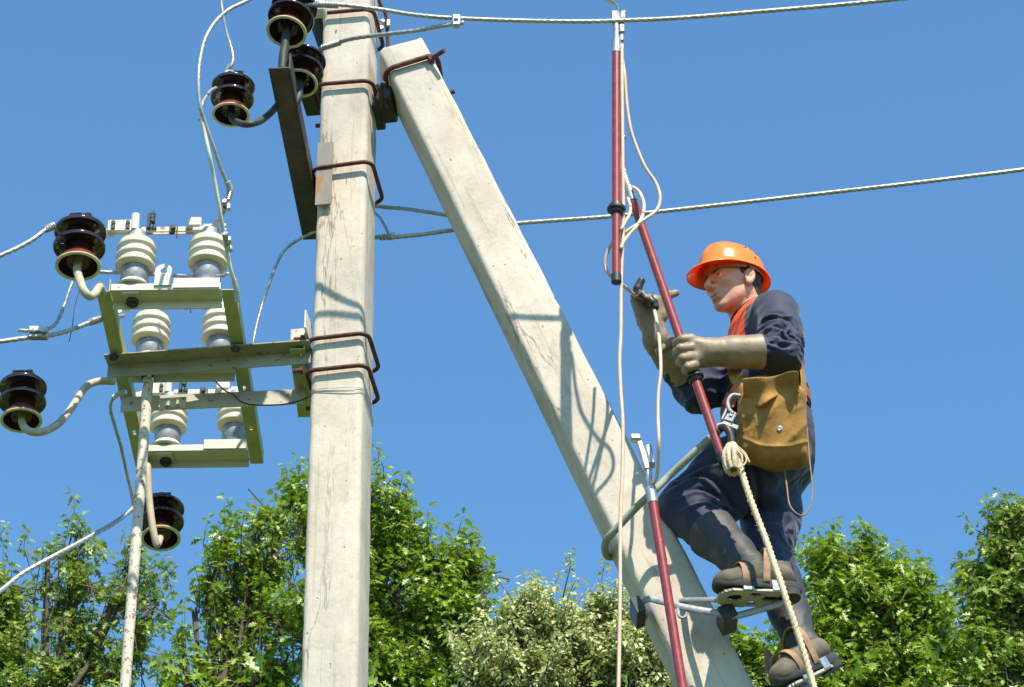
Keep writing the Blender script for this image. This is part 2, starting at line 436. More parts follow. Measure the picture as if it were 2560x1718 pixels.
M['brow'] = mat('eyebrow', (.06, .035, .02), (.11, .06, .035), 80, .9)
M['lip'] = mat('lip', (.50, .19, .14), (.56, .22, .17), 60, .45)
# ------------------------------------------------------------------ setting: ground
me = MB(); n = 40; S = 900
gv = [(-S + 2 * S * i / n, -S + 2 * S * j / n, .25 * math.sin(i * 1.7) * math.cos(j * 1.3) - .3 if abs(i - n / 2) + abs(j - n / 2) > 2 else 0) for i in range(n + 1) for j in range(n + 1)]
gf = [(i * (n + 1) + j, (i + 1) * (n + 1) + j, (i + 1) * (n + 1) + j + 1, i * (n + 1) + j + 1) for i in range(n) for j in range(n)]
me.add(gv, gf); g = me.build('ground', M['grass'], auto=None); g['kind'] = 'structure'; g['label'] = 'grassy meadow under the power pole'

# ------------------------------------------------------------------ the upright concrete pole
PR = R(8)                                                   # it stands turned by eight degrees
PU = Vector((math.cos(PR), -math.sin(PR), 0)); PV = Vector((math.sin(PR), math.cos(PR), 0))   # right, away
POLE_Y = 8.8
def pole_c(z): return Vector((-.548 - .0095 * (z - 6.26), POLE_Y, z))
def pole_w(z): return .178 - .0045 * (z - 6.26)
PD = .20
def rrect(c, u, v, w_, d, r, n=5):
    out = []
    for (sx, sy, a0) in ((1, -1, -90), (1, 1, 0), (-1, 1, 90), (-1, -1, 180)):
        cc = c + u * sx * (w_ / 2 - r) + v * sy * (d / 2 - r)
        for k in range(n + 1):
            a = R(a0 + 90 * k / n); out.append(cc + u * math.cos(a) * r + v * math.sin(a) * r)
    return out
def loft(rings, mb, cap0=True, cap1=True):
    n = len(rings[0]); V = [p for r in rings for p in r]; Fc = []
    for i in range(len(rings) - 1):
        for k in range(n):
            k2 = (k + 1) % n; Fc.append((i * n + k, i * n + k2, (i + 1) * n + k2, (i + 1) * n + k))
    if cap0: Fc.append(tuple(range(n))[::-1])
    if cap1: Fc.append(tuple((len(rings) - 1) * n + k for k in range(n)))
    return mb.add(V, Fc)
def jit(p, a, s=40):
    return p + Vector((math.sin(p.z * s + p.x * 31), math.cos(p.z * s * 1.3 + 1), 0)) * a * math.sin(p.z * 3.7 + p.x * 9)
zs = [0, 1.5, 3, 4.5, 5.5] + [5.6 + .04 * i for i in range(101)]
pl = MB(); loft([[jit(p, .0012) for p in rrect(pole_c(z), PU, PV, pole_w(z), PD + .01 * (6.3 - z) * .3, .021)] for z in zs], pl)
po = pl.build('concrete_pole', M['concrete'], None, loc=(-.5, POLE_Y, 0))
tag(po, 'tall upright square concrete power pole left of centre', 'utility pole')
# thin tie wire round the pole
def ring(c, u, v, w_, d, r, lift=0.0, n=6): return [p for p in rrect(c, u, v, w_, d, r, n)]
def zpole(py, px=865, Y=None): return at(px, py, (POLE_Y - PD / 2) if Y is None else Y).z
def ubolt(py, off=.014, tilt=0.0, r=.0074, side=.004, label='', grow=0):
    z = zpole(py); c = pole_c(z); W = pole_w(z)
    P = rrect(c + PU * side / 2, PU, PV, W + 2 * off + side, PD + 2 * off, .035, 6)
    P = [p + Vector((0, 0, tilt * (p - c).dot(PU))) for p in P]
    m = MB(); m.tube(P + [P[0]], r, n=10, cap=False)
    root = thing('pole_clamp', label, 'clamp', c, 'rusty rod clamps round the upright pole')
    m.build('clamp_rod', M['rust'], root)
    nb = MB()
    a = c - PU * (W / 2 + off + .012)
    for s in (-1, 1):
        nb.hexnut(a + PV * s * (PD / 2 + off), PU, .014, .012); nb.cyl(a + PV * s * (PD / 2 + off) - PU * .03, a + PV * s * (PD / 2 + off), .0075, n=8)
    build_each(nb, 'nut', M['rust'], root)
    return root
ubolt(212, label='rusty rod clamp on the upright pole level with the head of the slanting brace', tilt=-.01)
ubolt(420, label='rusty rod clamp on the upright pole over the small steel plate', tilt=.06, off=.018)
ubolt(34, label='rusty rod clamp on the upright pole, topmost of all, behind the upper line wire', tilt=.0)
ubolt(846, label='rusty rod clamp on the upright pole just above the grey crossarm joint', tilt=.04)
ubolt(925, label='lowest rusty rod clamp round the upright pole', tilt=.03)
tw = MB()
for py, tl in ((966, .02), (972, -.05)):
    z = zpole(py); c = pole_c(z)
    P = [p + Vector((0, 0, .012 * math.sin(9 * (p.x + p.y)) + tl * (p - c).dot(PU) - max(0, (p - c).dot(PV) + .02) * .30)) for p in rrect(c, PU, PV, pole_w(z) + .008, PD + .008, .03, 6)]
    tw.tube(P + [P[0]], .0014, n=6, cap=False)
o = tw.build('tie_wire', M['galv'], None, loc=pole_c(zpole(966))); tag(o, 'thin tie wire looped twice round the pole below its lowest clamp', 'wire')

# small steel plate under the second clamp
pm = MB(); pc = at(811, 434, POLE_Y - PD / 2 - .006); PLC = pc
pm.box(pc, PU, PV, (0, 0, 1), .056, .006, .265)
root = thing('mounting_plate', 'narrow grey steel plate with rust streaks, clamped to the left edge of the pole', 'plate', pc)
pm.build('plate', M['platemat'], root)

# ------------------------------------------------------------------ the slanting brace
bt = at(1003, 146, 8.76); bb_ = at(1784, 1718, 8.70)
bd = (bb_ - bt).normalized(); BL = bt + bd * ((0 - bt.z) / bd.z)
bu = Vector((bd.z, 0, -bd.x)).normalized()                  # across the brace, in the picture plane
bu = (bu - bd * bu.dot(bd)).normalized()
if bu.x < 0: bu = -bu
bv = bd.cross(bu).normalized()
if bv.y < 0: bv = -bv
def brace_c(s): return bt + bd * s
BLEN = (BL - bt).length
def brace_w(s): return .168 + .0085 * s
BD = .165
rings = []
ss = [0, .004, .012] + [.03 + .05 * i for i in range(64)] + [4.5, 6, 8, BLEN]
for s in ss:
    sh = 1.0 if s > .01 else (.992 if s > 0 else .975)
    rr = rrect(brace_c(s), bu, bv, brace_w(s) * sh, BD * sh + .003 * s, .020)
    if s < .01: rr = [p - bd * (.007 * math.sin(97 * p.x) * math.cos(81 * p.y)) for p in rr]
    rings.append([jit(p, .0012) for p in rr])
bm = MB(); loft(rings, bm)
bo = bm.build('concrete_brace', M['concrete2'], None, loc=(BL.x, BL.y, 0))
BR = Matrix((bu, bv, -bd)).transposed() if Matrix((bu, bv, -bd)).determinant() > 0 else Matrix((-bu, bv, -bd)).transposed()
bo.data.transform(BR.inverted().to_4x4()); bo.rotation_euler = BR.to_euler()
tag(bo, 'slanting concrete brace leaning its head against the upright pole', 'pole brace')
# clamp joining brace and pole
jr = thing('brace_clamp', 'rusty clamp with two long bolts round the top of the slanting brace', 'clamp', bt)
m = MB(); bw = brace_w(.1)
def wrapring(s, tilt, off, r):
    c = brace_c(s); P = rrect(c, bu, bv, brace_w(s) + 2 * off, BD + 2 * off, .04, 6)
    P = [p - bd * (tilt * (p - c).dot(bu)) + bd * .30 * max(0, (p - c).dot(bv) + BD / 2) * 1.0 for p in P]
    return P
P = wrapring(.105, .0, .014, .009); m.tube(P + [P[0]], .009, n=10, cap=False); m.build('clamp_rod', M['rust'], jr)
m = MB(); c0 = at(1080, 146, 8.66); m.cyl(c0, at(1111, 126, 8.62), .0085, n=10); m.hexnut(at(1077, 149, 8.665), bu, .016, .016)
c1 = at(1112, 238, 8.86); m.cyl(at(1095, 245, 8.87), at(1136, 228, 8.86), .0085, n=10); m.hexnut(at(1118, 236, 8.86), bu, .016, .012); build_each(m, 'bolt', M['rust'], jr)
m = MB(); k0 = at(968, 262, 8.80)
m.box(k0, PU, PV, (0, 0, 1), .056, .14, .062); m.box(at(945, 285, 8.84), PU, PV, (0, 0, 1), .034, .14, .04)
m.tube(spline(pxs([(945, 212, 8.68), (952, 232, 8.69), (950, 256, 8.74), (955, 280, 8.86)]), .02), .0085, n=8)
m.tube(spline(pxs([(958, 205, 8.66), (954, 235, 8.70), (966, 262, 8.76), (976, 284, 8.86)]), .02), .0085, n=8)
build_each(m, 'joint_block', M['darksteel'], jr)
# rusty earthing conductor at the right of the pole top
m = MB(); m.tube(spline(pxs([(944, -60, 8.75), (946, -6, 8.76), (952, 14, 8.78), (964, 36, 8.80), (968, 80, 8.82), (972, 150, 8.85), (976, 210, 8.92)]), .02), .0062, n=10)
rt = thing('earthing_conductor', 'rusty earthing rod running down behind the head of the brace', 'conductor', at(968, 60, 8.82))
m.build('conductor', M['rust'], rt)
m = MB(); cc = at(971, 60, 8.81); m.box(cc, (1, 0, 0), (0, 1, 0), (0, 0, 1), .016, .02, .034, .004); m.box(at(957, 62, 8.82), (1, 0, 0), (0, 1, 0), (0, 0, 1), .02, .016, .012, .003); m.hexnut(at(953, 70, 8.8), (0, 1, 0), .009, .012); m.hexnut(at(957, 54, 8.8), (0, 1, 0), .008, .012)
m.tube(spline(pxs([(945, 50, 8.8), (951, 52, 8.79), (958, 58, 8.80)]), .01), .004, n=8); m.build('clamp', M['galv'], rt)

# ------------------------------------------------------------------ dark bracket running toward the viewer above
BZ = at(790, 575, 9.0).z
e1 = atz(696, 172, BZ); e0 = atz(781, 600, BZ)
bd2 = (e1 - e0).normalized(); bs2 = Vector((-bd2.y, bd2.x, 0)) * 1.0
if bs2.x < 0: bs2 = -bs2
br = thing('steel_bracket', 'dark steel bracket arm reaching out from the pole, insulators on its near end', 'bracket', e0)
m = MB(); L = (e1 - e0).length
m.box((e0 + e1) / 2 + Vector((0, 0, .004)), bd2, bs2, (0, 0, 1), L, .066, .007, .002)
m.box((e0 + e1) / 2 + bs2 * .036 + Vector((0, 0, .030)), bd2, bs2, (0, 0, 1), L, .006, .066, .002)
m.build('arm', M['darksteel'], br)
m = MB()                                                    # the piece the arm is fixed to, along the left side of the pole
for (zc, ln, yc) in ((zpole(150), .34, POLE_Y - .02),):
    c = pole_c(zc) - PU * (pole_w(zc) / 2 + .034) ; m.box(c, PV, PU, (0, 0, 1), ln, .058, .006); m.box(c + PU * .027 + Vector((0, 0, -.03)), PV, PU, (0, 0, 1), ln, .006, .06)
c = at(776, 262, 8.86); m.box(c, PU, PV, (0, 0, 1), .05, .12, .006); m.box(c + PU * .02 + Vector((0, 0, .03)), PU, PV, (0, 0, 1), .006, .12, .06)
build_each(m, 'side_plate', M['darksteel'], br)
m = MB(); c = at(797, 22, 8.62); m.box(c, PU, PV, (0, 0, 1), .05, .05, .055); m.build('top_lug', M['paint2'], br)
m = MB(); c = at(790, 130, 8.78)
m.prism([at(778, 12, 8.72), at(806, 14, 8.72), at(810, 128, 8.80), at(800, 130, 8.80), at(780, 74, 8.80)], (0, .006, 0)); m.build('gusset', M['darksteel'], br)

# ------------------------------------------------------------------ pin insulators
def ins_meshes():
    cav = [(.0001, .060), (.030, .062), (.050, .052), (.064, .03), (.072, .004)]
    rim = [(.072, .004), (.072, .0), (.074, -.0015), (.082, -.0015), (.0845, .001), (.0845, .004)]
    col = [(.0845, .004), (.083, .010), (.071, .028), (.056, .042), (.052, .052)]
    out = [(.052, .052), (.051, .068), (.056, .079), (.073, .081), (.081, .075), (.090, .0695), (.0945, .0690), (.0965, .0735), (.0965, .0775), (.093, .083), (.080, .091), (.062, .101),
           (.053, .107), (.052, .118), (.053, .134), (.070, .1415), (.080, .1365), (.090, .1315), (.0945, .131), (.0965, .1355), (.0965, .1395), (.093, .145), (.080, .152), (.062, .160),
           (.052, .165), (.050, .170), (.056, .174), (.056, .179), (.046, .184), (.0001, .186)]
    out = [(r, h if h <= .052 else .066 + (h - .052) * 1.15) for r, h in out]
    a = MB().lathe([(r * .995, h) for r, h in cav], n=48); a.lathe(out, n=48)
    for k in (-1, 1): a.box((k * .028, 0, .223), (1, 0, 0), (0, 1, 0), (0, 0, 1), .026, .07, .018, .006)
    b = MB().lathe(rim, n=48); c = MB().lathe(col, n=48)
    return a, b, c
IA, IB, IC = ins_meshes()
IMESH = None
def insulator(bell, Y, label, axis=(0, 0, 1), scale=1.0, pin=None, pinr=.0125, pinmat='pinpaint', group='dark three-shed pin insulators', yaw=0, pinY=None):
    global IMESH
    base = at(bell[0], bell[1], Y); ax = Vector(axis).normalized()
    q = Vector((0, 0, 1)).rotation_difference(ax) @ Quaternion((0, 0, 1), yaw)
    root = thing('pin_insulator', label, 'insulator', base, group, q); root.scale = (scale,) * 3
    if IMESH is None:
        IMESH = [mb.build(nm, M[mt], None, auto=40).data for mb, nm, mt in ((IA, 'porcelain_sheds', 'porcelain'), (IB, 'rim', 'rim'), (IC, 'collar', 'collar'))]
        for ob in [x for x in bpy.data.objects if x.type == 'MESH' and x.data in IMESH]: bpy.data.objects.remove(ob)
    for dta, nm in zip(IMESH, ('porcelain_sheds', 'rim', 'collar')):
        ch = bpy.data.objects.new(nm, dta); COL.objects.link(ch); ch.parent = root
    if pin:
        P = [base + ax * .055 * scale, base + ax * .02 * scale] + [at(*p) for p in pin]
        mb = MB(); mb.tube(spline(P, .008), pinr, n=14); mb.build('hook_pin', M[pinmat], root)
    return root, base, ax
S_ = lambda px, Y, py: px * mpp(Y, py) / .0845               # scale from the seen half width
I1 = insulator((195, 667), 8.28, 'dark insulator at the near end of the switch frame beside the two foremost cream insulators', scale=S_(58, 8.28, 667), axis=(-.03, .07, 1),
               pin=[(193, 676, 8.27), (202, 708, 8.22), (210, 728, 8.21), (224, 741, 8.22), (237, 735, 8.25), (245, 722, 8.30), (250, 718, 8.34), (258, 732, 8.37)], pinr=.0135, pinmat='pinpaint')
I2 = insulator((53, 1052), 8.62, 'dark insulator at the left picture edge on a long bent arm', scale=S_(53, 8.62, 1052), axis=(-.05, .06, 1),
               pin=[(57, 1062, 8.61), (68, 1075, 8.60), (86, 1081, 8.61), (113, 1078, 8.63), (145, 1060, 8.66), (172, 1030, 8.70), (195, 995, 8.74), (215, 967, 8.77), (240, 955, 8.79), (262, 953, 8.80), (284, 954, 8.82)], pinr=.0125, pinmat='pinpaint')
I3 = insulator((402, 1347), 9.6, 'dark insulator lowest of all, half hidden by the vertical pipe', scale=S_(50, 9.6, 1347), axis=(-.05, .17, 1),
               pin=[(393, 1362, 9.44), (386, 1340, 9.42), (379, 1300, 9.42), (373, 1250, 9.42), (370, 1200, 9.42), (369, 1165, 9.43), (366, 1150, 9.46)], pinr=.0125, pinmat='pinpaint')
I4 = insulator((577, 288), 8.30, 'dark insulator left of the pole on a hook in open sky', scale=S_(48, 8.3, 288), axis=(0.02, .03, 1),
               pin=[(580, 296, 8.29), (592, 305, 8.27), (610, 311, 8.25), (628, 310, 8.24), (650, 303, 8.28), (674, 285, 8.31), (697, 260, 8.32)], pinr=.0115, pinmat='darksteel')
I5 = insulator((716, 81), 8.16, 'topmost dark insulator, its upper sheds cut by the top of the picture', scale=S_(52, 8.16, 81), axis=(.16, .20, 1),
               pin=[(714, 96, 8.15), (712, 118, 8.15), (708, 140, 8.15), (706, 174, 8.15)], pinr=.0145, pinmat='darksteel')
I6 = insulator((749, 209), 8.33, 'dark insulator just left of the pole, tucked beneath the topmost one', scale=S_(46, 8.33, 209), axis=(.12, .20, 1),
               pin=[(748, 222, 8.31), (746, 245, 8.30), (736, 262, 8.30)], pinr=.0135, pinmat='darksteel')

# ------------------------------------------------------------------ the disconnecting switch: frame, insulators, contacts
ZF = at(450, 930, 8.9).z
p1 = atz(240, 728, ZF); p2 = atz(338, 1162, ZF); q1 = atz(582, 712, ZF)
FV = (p2 - p1).normalized(); FU = Vector((FV.y, -FV.x, 0)); FL = (p2 - p1).length; FW = (q1 - p1).dot(FU) + .005
Z = Vector((0, 0, 1))
def fr(a, b, c=0): return p1 + FU * a + FV * b + Z * c
sw = thing('disconnecting_switch', 'pale frame carrying six cream insulators and the switch blades left of the pole', 'switch', fr(0, 0))
def slotplate(mb, a0, a1, b0, b1, c, t=.004, slots=(), sw_=.010, sl_=.028):
    """flat strip along FV with slots that go right through it"""
    am = (a0 + a1) / 2; cuts = [b0]
    for s in slots: cuts += [s - sl_ / 2, s + sl_ / 2]
    cuts.append(b1)
    for i in range(0, len(cuts), 2):
        mb.box(fr(am, (cuts[i] + cuts[i + 1]) / 2, c), FU, FV, Z, a1 - a0, cuts[i + 1] - cuts[i], t, .0006)
    for s in slots:
        for (x0, x1) in ((a0, am - sw_ / 2), (am + sw_ / 2, a1)):
            mb.box(fr((x0 + x1) / 2, s, c), FU, FV, Z, x1 - x0, sl_, t, .0004)
for (a, side, slots) in ((0.0, 1, (FL * .37, FL * .56, FL * .80)), (FW - .045, -1, (FL * .31, FL * .545, FL * .78))):
    m = MB(); slotplate(m, a, a + .045, 0, FL + (.012 if side > 0 else 0), 0, slots=slots)
    ia = a + .045 - .002 if side > 0 else a + .002
    m.box(fr(a + (.043 if side > 0 else .043), FL / 2, .0245), FU, FV, Z, .004, FL, .045, .0006)
    m.build('rail', M['rail'], sw)
def channel(b, b1=None):
    m = MB(); a0, a1 = .047, FW - .047; L = a1 - a0
    m.box(fr((a0 + a1) / 2, b, .0135), FU, FV, Z, L, .004, .025, .0006)
    m.box(fr((a0 + a1) / 2, b + .034, .004), FU, FV, Z, L, .064, .004, .0006)
    m.box(fr((a0 + a1) / 2, b + .066, -.012), FU, FV, Z, L, .004, .03, .0006)
    m.box(fr(a1 - .078, b - .005, .024), FU, FV, Z, .150, .004, .038, .0006)
    m.build('channel', M['paint'], sw)
    m = MB(); m.box(fr(.11, b + .040, -.0035), FU, FV, Z, .055, .075, .005); m.build('mounting_pad', M['paint'], sw)
    m = MB(); m.hexnut(fr(.112, b + .045, -.014), Z, .021, .014); m.cyl(fr(.112, b + .045, -.03), fr(.112, b + .045, -.008), .010, n=12); build_each(m, 'bolt', M['darksteel'], sw)
CHB = [.0, .43, FL - .085]
for b in CHB: channel(b)
m = MB()                                                    # lifting eye on the near channel
ec = fr(.215, -.006, .070)
pts = []
for k in range(17):
    a = math.pi * k / 16; pts.append((math.cos(a) * .026, math.sin(a) * .026))
outer = [(-.026, -.045)] + [(-x, y) for x, y in pts] + [(.026, -.045)]
inner = [(math.cos(2 * math.pi * k / 16) * .012, math.sin(2 * math.pi * k / 16) * .012) for k in range(16)]
def holed(mb, c, u, v, nrm, R0, r0, t, n=24, tail=0):
    c = Vector(c); V = []; Fc = []
    for s in (-.5, .5):
        for k in range(n):
            a = 2 * math.pi * k / n; x, y = R0 * math.cos(a), R0 * math.sin(a)
            if tail and math.sin(a) < -.1: y = -tail; x = R0 * (1 if math.cos(a) > 0 else -1) if abs(math.cos(a)) > .5 else R0 * math.cos(a) * 2
            V.append(c + u * x + v * y + nrm * s * t)
        for k in range(n):
            a = 2 * math.pi * k / n; V.append(c + u * r0 * math.cos(a) + v * r0 * math.sin(a) + nrm * s * t)
    for k in range(n):
        k2 = (k + 1) % n
        Fc += [(k, k2, n + k2, n + k)[::-1], (2 * n + k, 2 * n + k2, 3 * n + k2, 3 * n + k), (k, k2, 2 * n + k2, 2 * n + k), (n + k, n + k2, 3 * n + k2, 3 * n + k)[::-1]]
    return mb.add(V, Fc)
holed(m, ec, FU, Z, FV, .028, .011, .005, tail=.055); m.build('lifting_eye', M['paint'], sw)
# cream post insulators: one modelled, then copied
def post_proto():
    c = MB(); prof = [(.044, .114), (.050, .1145)]
    for h0 in (.126, .160, .194):
        prof += [(.0595, h0 - .007), (.0645, h0 - .004), (.0655, h0), (.0648, h0 + .004), (.0600, h0 + .0095), (.0575, h0 + .016), (.0580, h0 + .022)]
    prof += [(.050, .218), (.033, .221)]
    c.lathe(prof, n=44)
    cup = MB(); cup.lathe([(.0001, .028), (.043, .028), (.043, .060), (.0455, .064), (.0455, .104), (.043, .116), (.0001, .116)], n=36)
    cap_ = MB(); cap_.lathe([(.034, .214), (.0335, .238), (.030, .244), (.029, .258), (.026, .262), (.0001, .262)], n=32)
    fl = MB(); fl.lathe([(.0001, .034), (.058, .036), (.0595, .039), (.052, .047), (.044, .058), (.0001, .060)], n=40)
    return c, cup, cap_, fl
PC, PCUP, PCAP, PFL = post_proto(); first = {}
def post(a, b, flange, label):
    root = None
    if 'c' not in first:
        o = PC.build('post_insulator', M['cream'], None, auto=30); first['c'] = o.data; bpy.data.objects.remove(o)
        for nm, mb in (('base_cup', PCUP), ('top_cap', PCAP), ('base_flange', PFL)):
            o = mb.build(nm, M['zinc'] if nm != 'base_flange' else M['paint'], None); first[nm] = o.data; bpy.data.objects.remove(o)
    o = bpy.data.objects.new('post_insulator', first['c']); COL.objects.link(o); o.parent = sw
    o.location = mw(sw).inverted() @ fr(a, b, .006 if not flange else .0)
    for nm in ('base_cup', 'top_cap') + (('base_flange',) if flange else ()):
        ch = bpy.data.objects.new(nm, first[nm]); COL.objects.link(ch); ch.parent = o
    return o
PX = [.112, FW - .100]
for b in CHB:
    post(PX[0], b + .045, True, ''); post(PX[1], b + .045, False, '')
    top = .272
    m = MB()                                                # terminal block left, contact bar, jaw right
    A, B = PX; bb = b + .045
    m.box(fr(A - .055, bb - .01, top + .006), FU, (FV + Z * .1), Z, .085, .03, .045, .003)
    m.cyl(fr(A - .008, bb - .018, top - .012), fr(A - .008, bb - .018, top + .050), .014, n=16)
    m.box(fr(A - .115, bb + .0, top - .014), FU + Z * .28, FV, Z - FU * .28, .075, .005, .036, .002)
    m.build('terminal_block', M['paint'], sw)
    m = MB()
    m.box(fr((A + B) / 2 + .0, bb, top + .002), FU, FV, Z, B - A - .02, .006, .020, .001); m.box(fr((A + B) / 2 + .0, bb + .016, top + .002), FU, FV, Z, B - A - .02, .004, .020, .001)
    m.build('switch_blade', M['paint2'], sw)
    m = MB()
    for aa in (A - .078, A - .03, A + .055, A + .158 - .04, A + .20): m.hexnut(fr(aa, bb - .028 if aa < A else bb - .010, top + (.004 if aa > A else .012)), FV, .0075, .010)
    for aa in (A - .078, A - .03): m.hexnut(fr(aa, bb - .028, top - .006), FV, .0075, .010)
    m.box(fr((A + B) / 2 - .005, bb, top + .002), FU, FV, Z, .018, .016, .032, .002)
    m.box(fr((A + B) / 2 + .012, bb - .01, top - .016), FU, FV, Z, .004, .008, .045, .001)
    for k in (0, 1, 2): m.hexnut(fr(A + .050, bb - .02, top + .022 + .014 * k), FV, .007, .022)
    m.box(fr(A + .036, bb - .01, top + .028), FU, FV, Z, .010, .02, .06, .002)
    build_each(m, 'fastener', M['darksteel'], sw)
    m = MB()
    m.box(fr(B - .050, bb - .008, top + .018), FU, FV, Z, .046, .032, .036, .004); m.box(fr(B - .030, bb - .006, top - .006), FU, FV, Z, .05, .026, .02, .003)
    m.box(fr(B + .016, bb - .008, top + .012), FU, FV, Z, .075, .004, .010, .001); m.box(fr(B + .016, bb + .006, top + .004), FU, FV, Z, .075, .004, .008, .001)
    build_each(m, 'contact_jaw', M['paint'], sw)

# green-grey crossarms that carry the switch
def angle_arm(name, label, pa, pb, zc, wh=.066, wv=.048, ext=0, m_='paint2', mount=True):
    a = atz(*pa, zc); b = atz(*pb, zc); d = (b - a).normalized(); s = Vector((-d.y, d.x, 0))   # s points away
    root = thing(name, label, 'crossarm', a, None); L = (b - a).length; mid = (a + b) / 2
    m = MB()
    m.box(mid + s * wh / 2, d, s, Z, L, wh, .005, .0008); m.box(mid + s * (wh - .0025) - Z * (wv / 2 + .0026), d, s, Z, L, .005, wv, .0008)
    m.build('angle_bar', M[m_], root); return root, a, b, d, s
ca, a1_, b1_, d1_, s1_ = angle_arm('steel_crossarm', 'broad pale steel crossarm under the switch frame, upper one of two', (259, 887), (772, 850), ZF - .014, m_='armpaint')
m = MB()
for px, py in ((284, 893), (589, 872)): m.hexnut(atz(px, py, ZF - .022), Z, .016, .01); m.cyl(atz(px, py, ZF - .03), atz(px, py, ZF + .02), .009, n=10)
build_each(m, 'bolt', M['darksteel'], ca)
za = at(300, 1012, 9.02).z
a = at(302, 1013, 9.00); b = at(758, 992, 8.93); d = (b - a).normalized()
cb = thing('steel_crossarm', 'narrow pale flat crossarm crossing behind the thick pipe, lower one of two', 'crossarm', a)
m = MB(); s = Vector((-d.y, d.x, 0)).normalized()
m.box((a + b) / 2, d, s, Z, (b - a).length, .005, .056, .0008); m.box((a + b) / 2 + s * .030 + Z * .031, d, s, Z, (b - a).length, .055, .005, .0008)
m.build('angle_bar', M['armpaint2'], cb)
# fixing pieces at the pole: one along the side of the pole, another in front
fx = thing('pole_fixing', 'rust-edged grey steel angle that fixes the crossarms to the side of the pole', 'fixing', at(760, 950, 8.85))
m = MB(); c = pole_c(ZF) - PU * (pole_w(ZF) / 2 + .036)
f0 = atz(742, 872, ZF - .03); f1 = atz(763, 1042, ZF - .03); fd = (f1 - f0).normalized(); fs = Vector((fd.y, -fd.x, 0))
m.box((f0 + f1) / 2, fd, fs, Z, (f1 - f0).length, .048, .005, .0008); m.box((f0 + f1) / 2 + fs * .024 + Z * .03, fd, fs, Z, (f1 - f0).length, .005, .065, .0008)
m.build('long_angle', M['rail'], fx)
m = MB(); m.box(atz(750, 846, ZF + .03), PU, PV, Z, .055, .05, .045, .002); m.box(atz(770, 818, ZF + .04), PU, PV, Z, .006, .10, .07, .001); build_each(m, 'end_lug', M['paint2'], fx)
m = MB(); m.box(atz(778, 935, ZF - .0), PV, PU, Z, .34, .006, .085, .001); m.build('pole_plate', M['paint2'], fx)
# operating pipe
m = MB(); pt = at(371, 948, 8.86); m.tube([pt, pt - Z * .05, at(330, 1718, 8.86), Vector((pt.x, 8.86, .9))] if False else [pt, Vector((pt.x - .0, pt.y, 4)), Vector((pt.x, pt.y, .8))], .0172, n=24)
pp = thing('operating_pipe', 'thick speckled pipe that drops straight down from the switch', 'pipe', Vector((pt.x, pt.y, .8)))
m.build('pipe', M['pipe'], pp); m = MB(); m.tube([pt - Z * .012, pt + Z * .055], .0115, n=16); m.box(pt + Z * .058, FU, FV, Z, .06, .06, .012); m.build('stub', M['darksteel'], pp)
# pale marker strip on the lower crossarm
m = MB(); c = at(430, 1012, 8.985)
strip = [(396, 1001), (399, 996), (466, 992), (466, 1008), (463, 1019), (451, 1020), (449, 1012), (445, 1012), (448, 1005), (446, 998), (442, 998), (440, 1004), (439, 1013), (434, 1018), (427, 1017), (424, 1010), (424, 1000), (419, 1001), (415, 1007), (414, 1015), (417, 1016), (413, 1016), (412, 1026), (398, 1028), (399, 1014)]
ms = thing('paper_tag', 'torn pale strip stuck on the narrow lower crossarm', 'tag', c)
def tri_poly(pts2):
    return pts2
m.prism([at(x, y, 8.955) for x, y in strip], (0, .003, 0)); o = m.build('strip', M['paint2'], ms, smooth=False)
# ------------------------------------------------------------------ line wires, jumpers
def wire(name, label, pts, r=.0066, lobes=4, amp=.20, pitch=.10, mt='alu', step=.008, cat='wire', group=None, extra=None, raw=None, n=18):
    P = [at(*p) for p in pts] if raw is None else raw
    S1 = spline(P, step); base = S1[0]
    m = MB(); m.tube(S1, r, n=n, lobes=lobes, amp=amp, pitch=pitch)
    if extra is None:
        o = m.build(name, M[mt], None, auto=None, loc=base); tag(o, label, cat, group); return o, S1
    root = thing(name, label, cat, base, group); m.build('strand', M[mt], root, auto=None)
    for nm, mb, mm in extra: mb.build(nm, M[mm], root)
    return root, S1
def coil(pts, r, turns, rw=.0035):
    P = spline([at(*p) for p in pts], .004); n = len(P); m = MB(); Q = []
    T = [(P[min(i + 1, n - 1)] - P[max(i - 1, 0)]).normalized() for i in range(n)]
    k = turns * 12
    for j in range(k + 1):
        f = j / k * (n - 1); i = int(min(f, n - 2)); p = P[i].lerp(P[i + 1], f - i); t = T[i]
        a = t.orthogonal().normalized(); ref = Vector((.1, 0, 1)); a = (ref - t * ref.dot(t)).normalized(); b = t.cross(a)
        an = 2 * math.pi * j / 12; Q.append(p + a * math.cos(an) * r + b * math.sin(an) * r)
    m.tube(Q, rw, n=6); return m
far = lambda px, py, Y, k: at(px, py, Y)
def clampbox(c, u, v, n_, su=.04, sv=.03, sw_=.035, bolts=1):
    m = MB(); m.box(c, u, v, n_, su, sv, sw_, .005)
    for i in range(bolts):
        q = Vector(c) + Vector(u) * ((i - (bolts - 1) / 2) * .022); m.hexnut(q - Vector(v) * (sv / 2 + .004), v, .008, .008)
    return m
X_, Y_ = Vector((1, 0, 0)), Vector((0, 1, 0))
cl = clampbox(at(1141, 52, 8.13), X_, Y_, Z, .030, .028, .040); cl.box(at(1141, 63, 8.12), X_, Y_, Z, .026, .024, .016, .004); cl.ball(at(1156, 58, 8.12), .008)
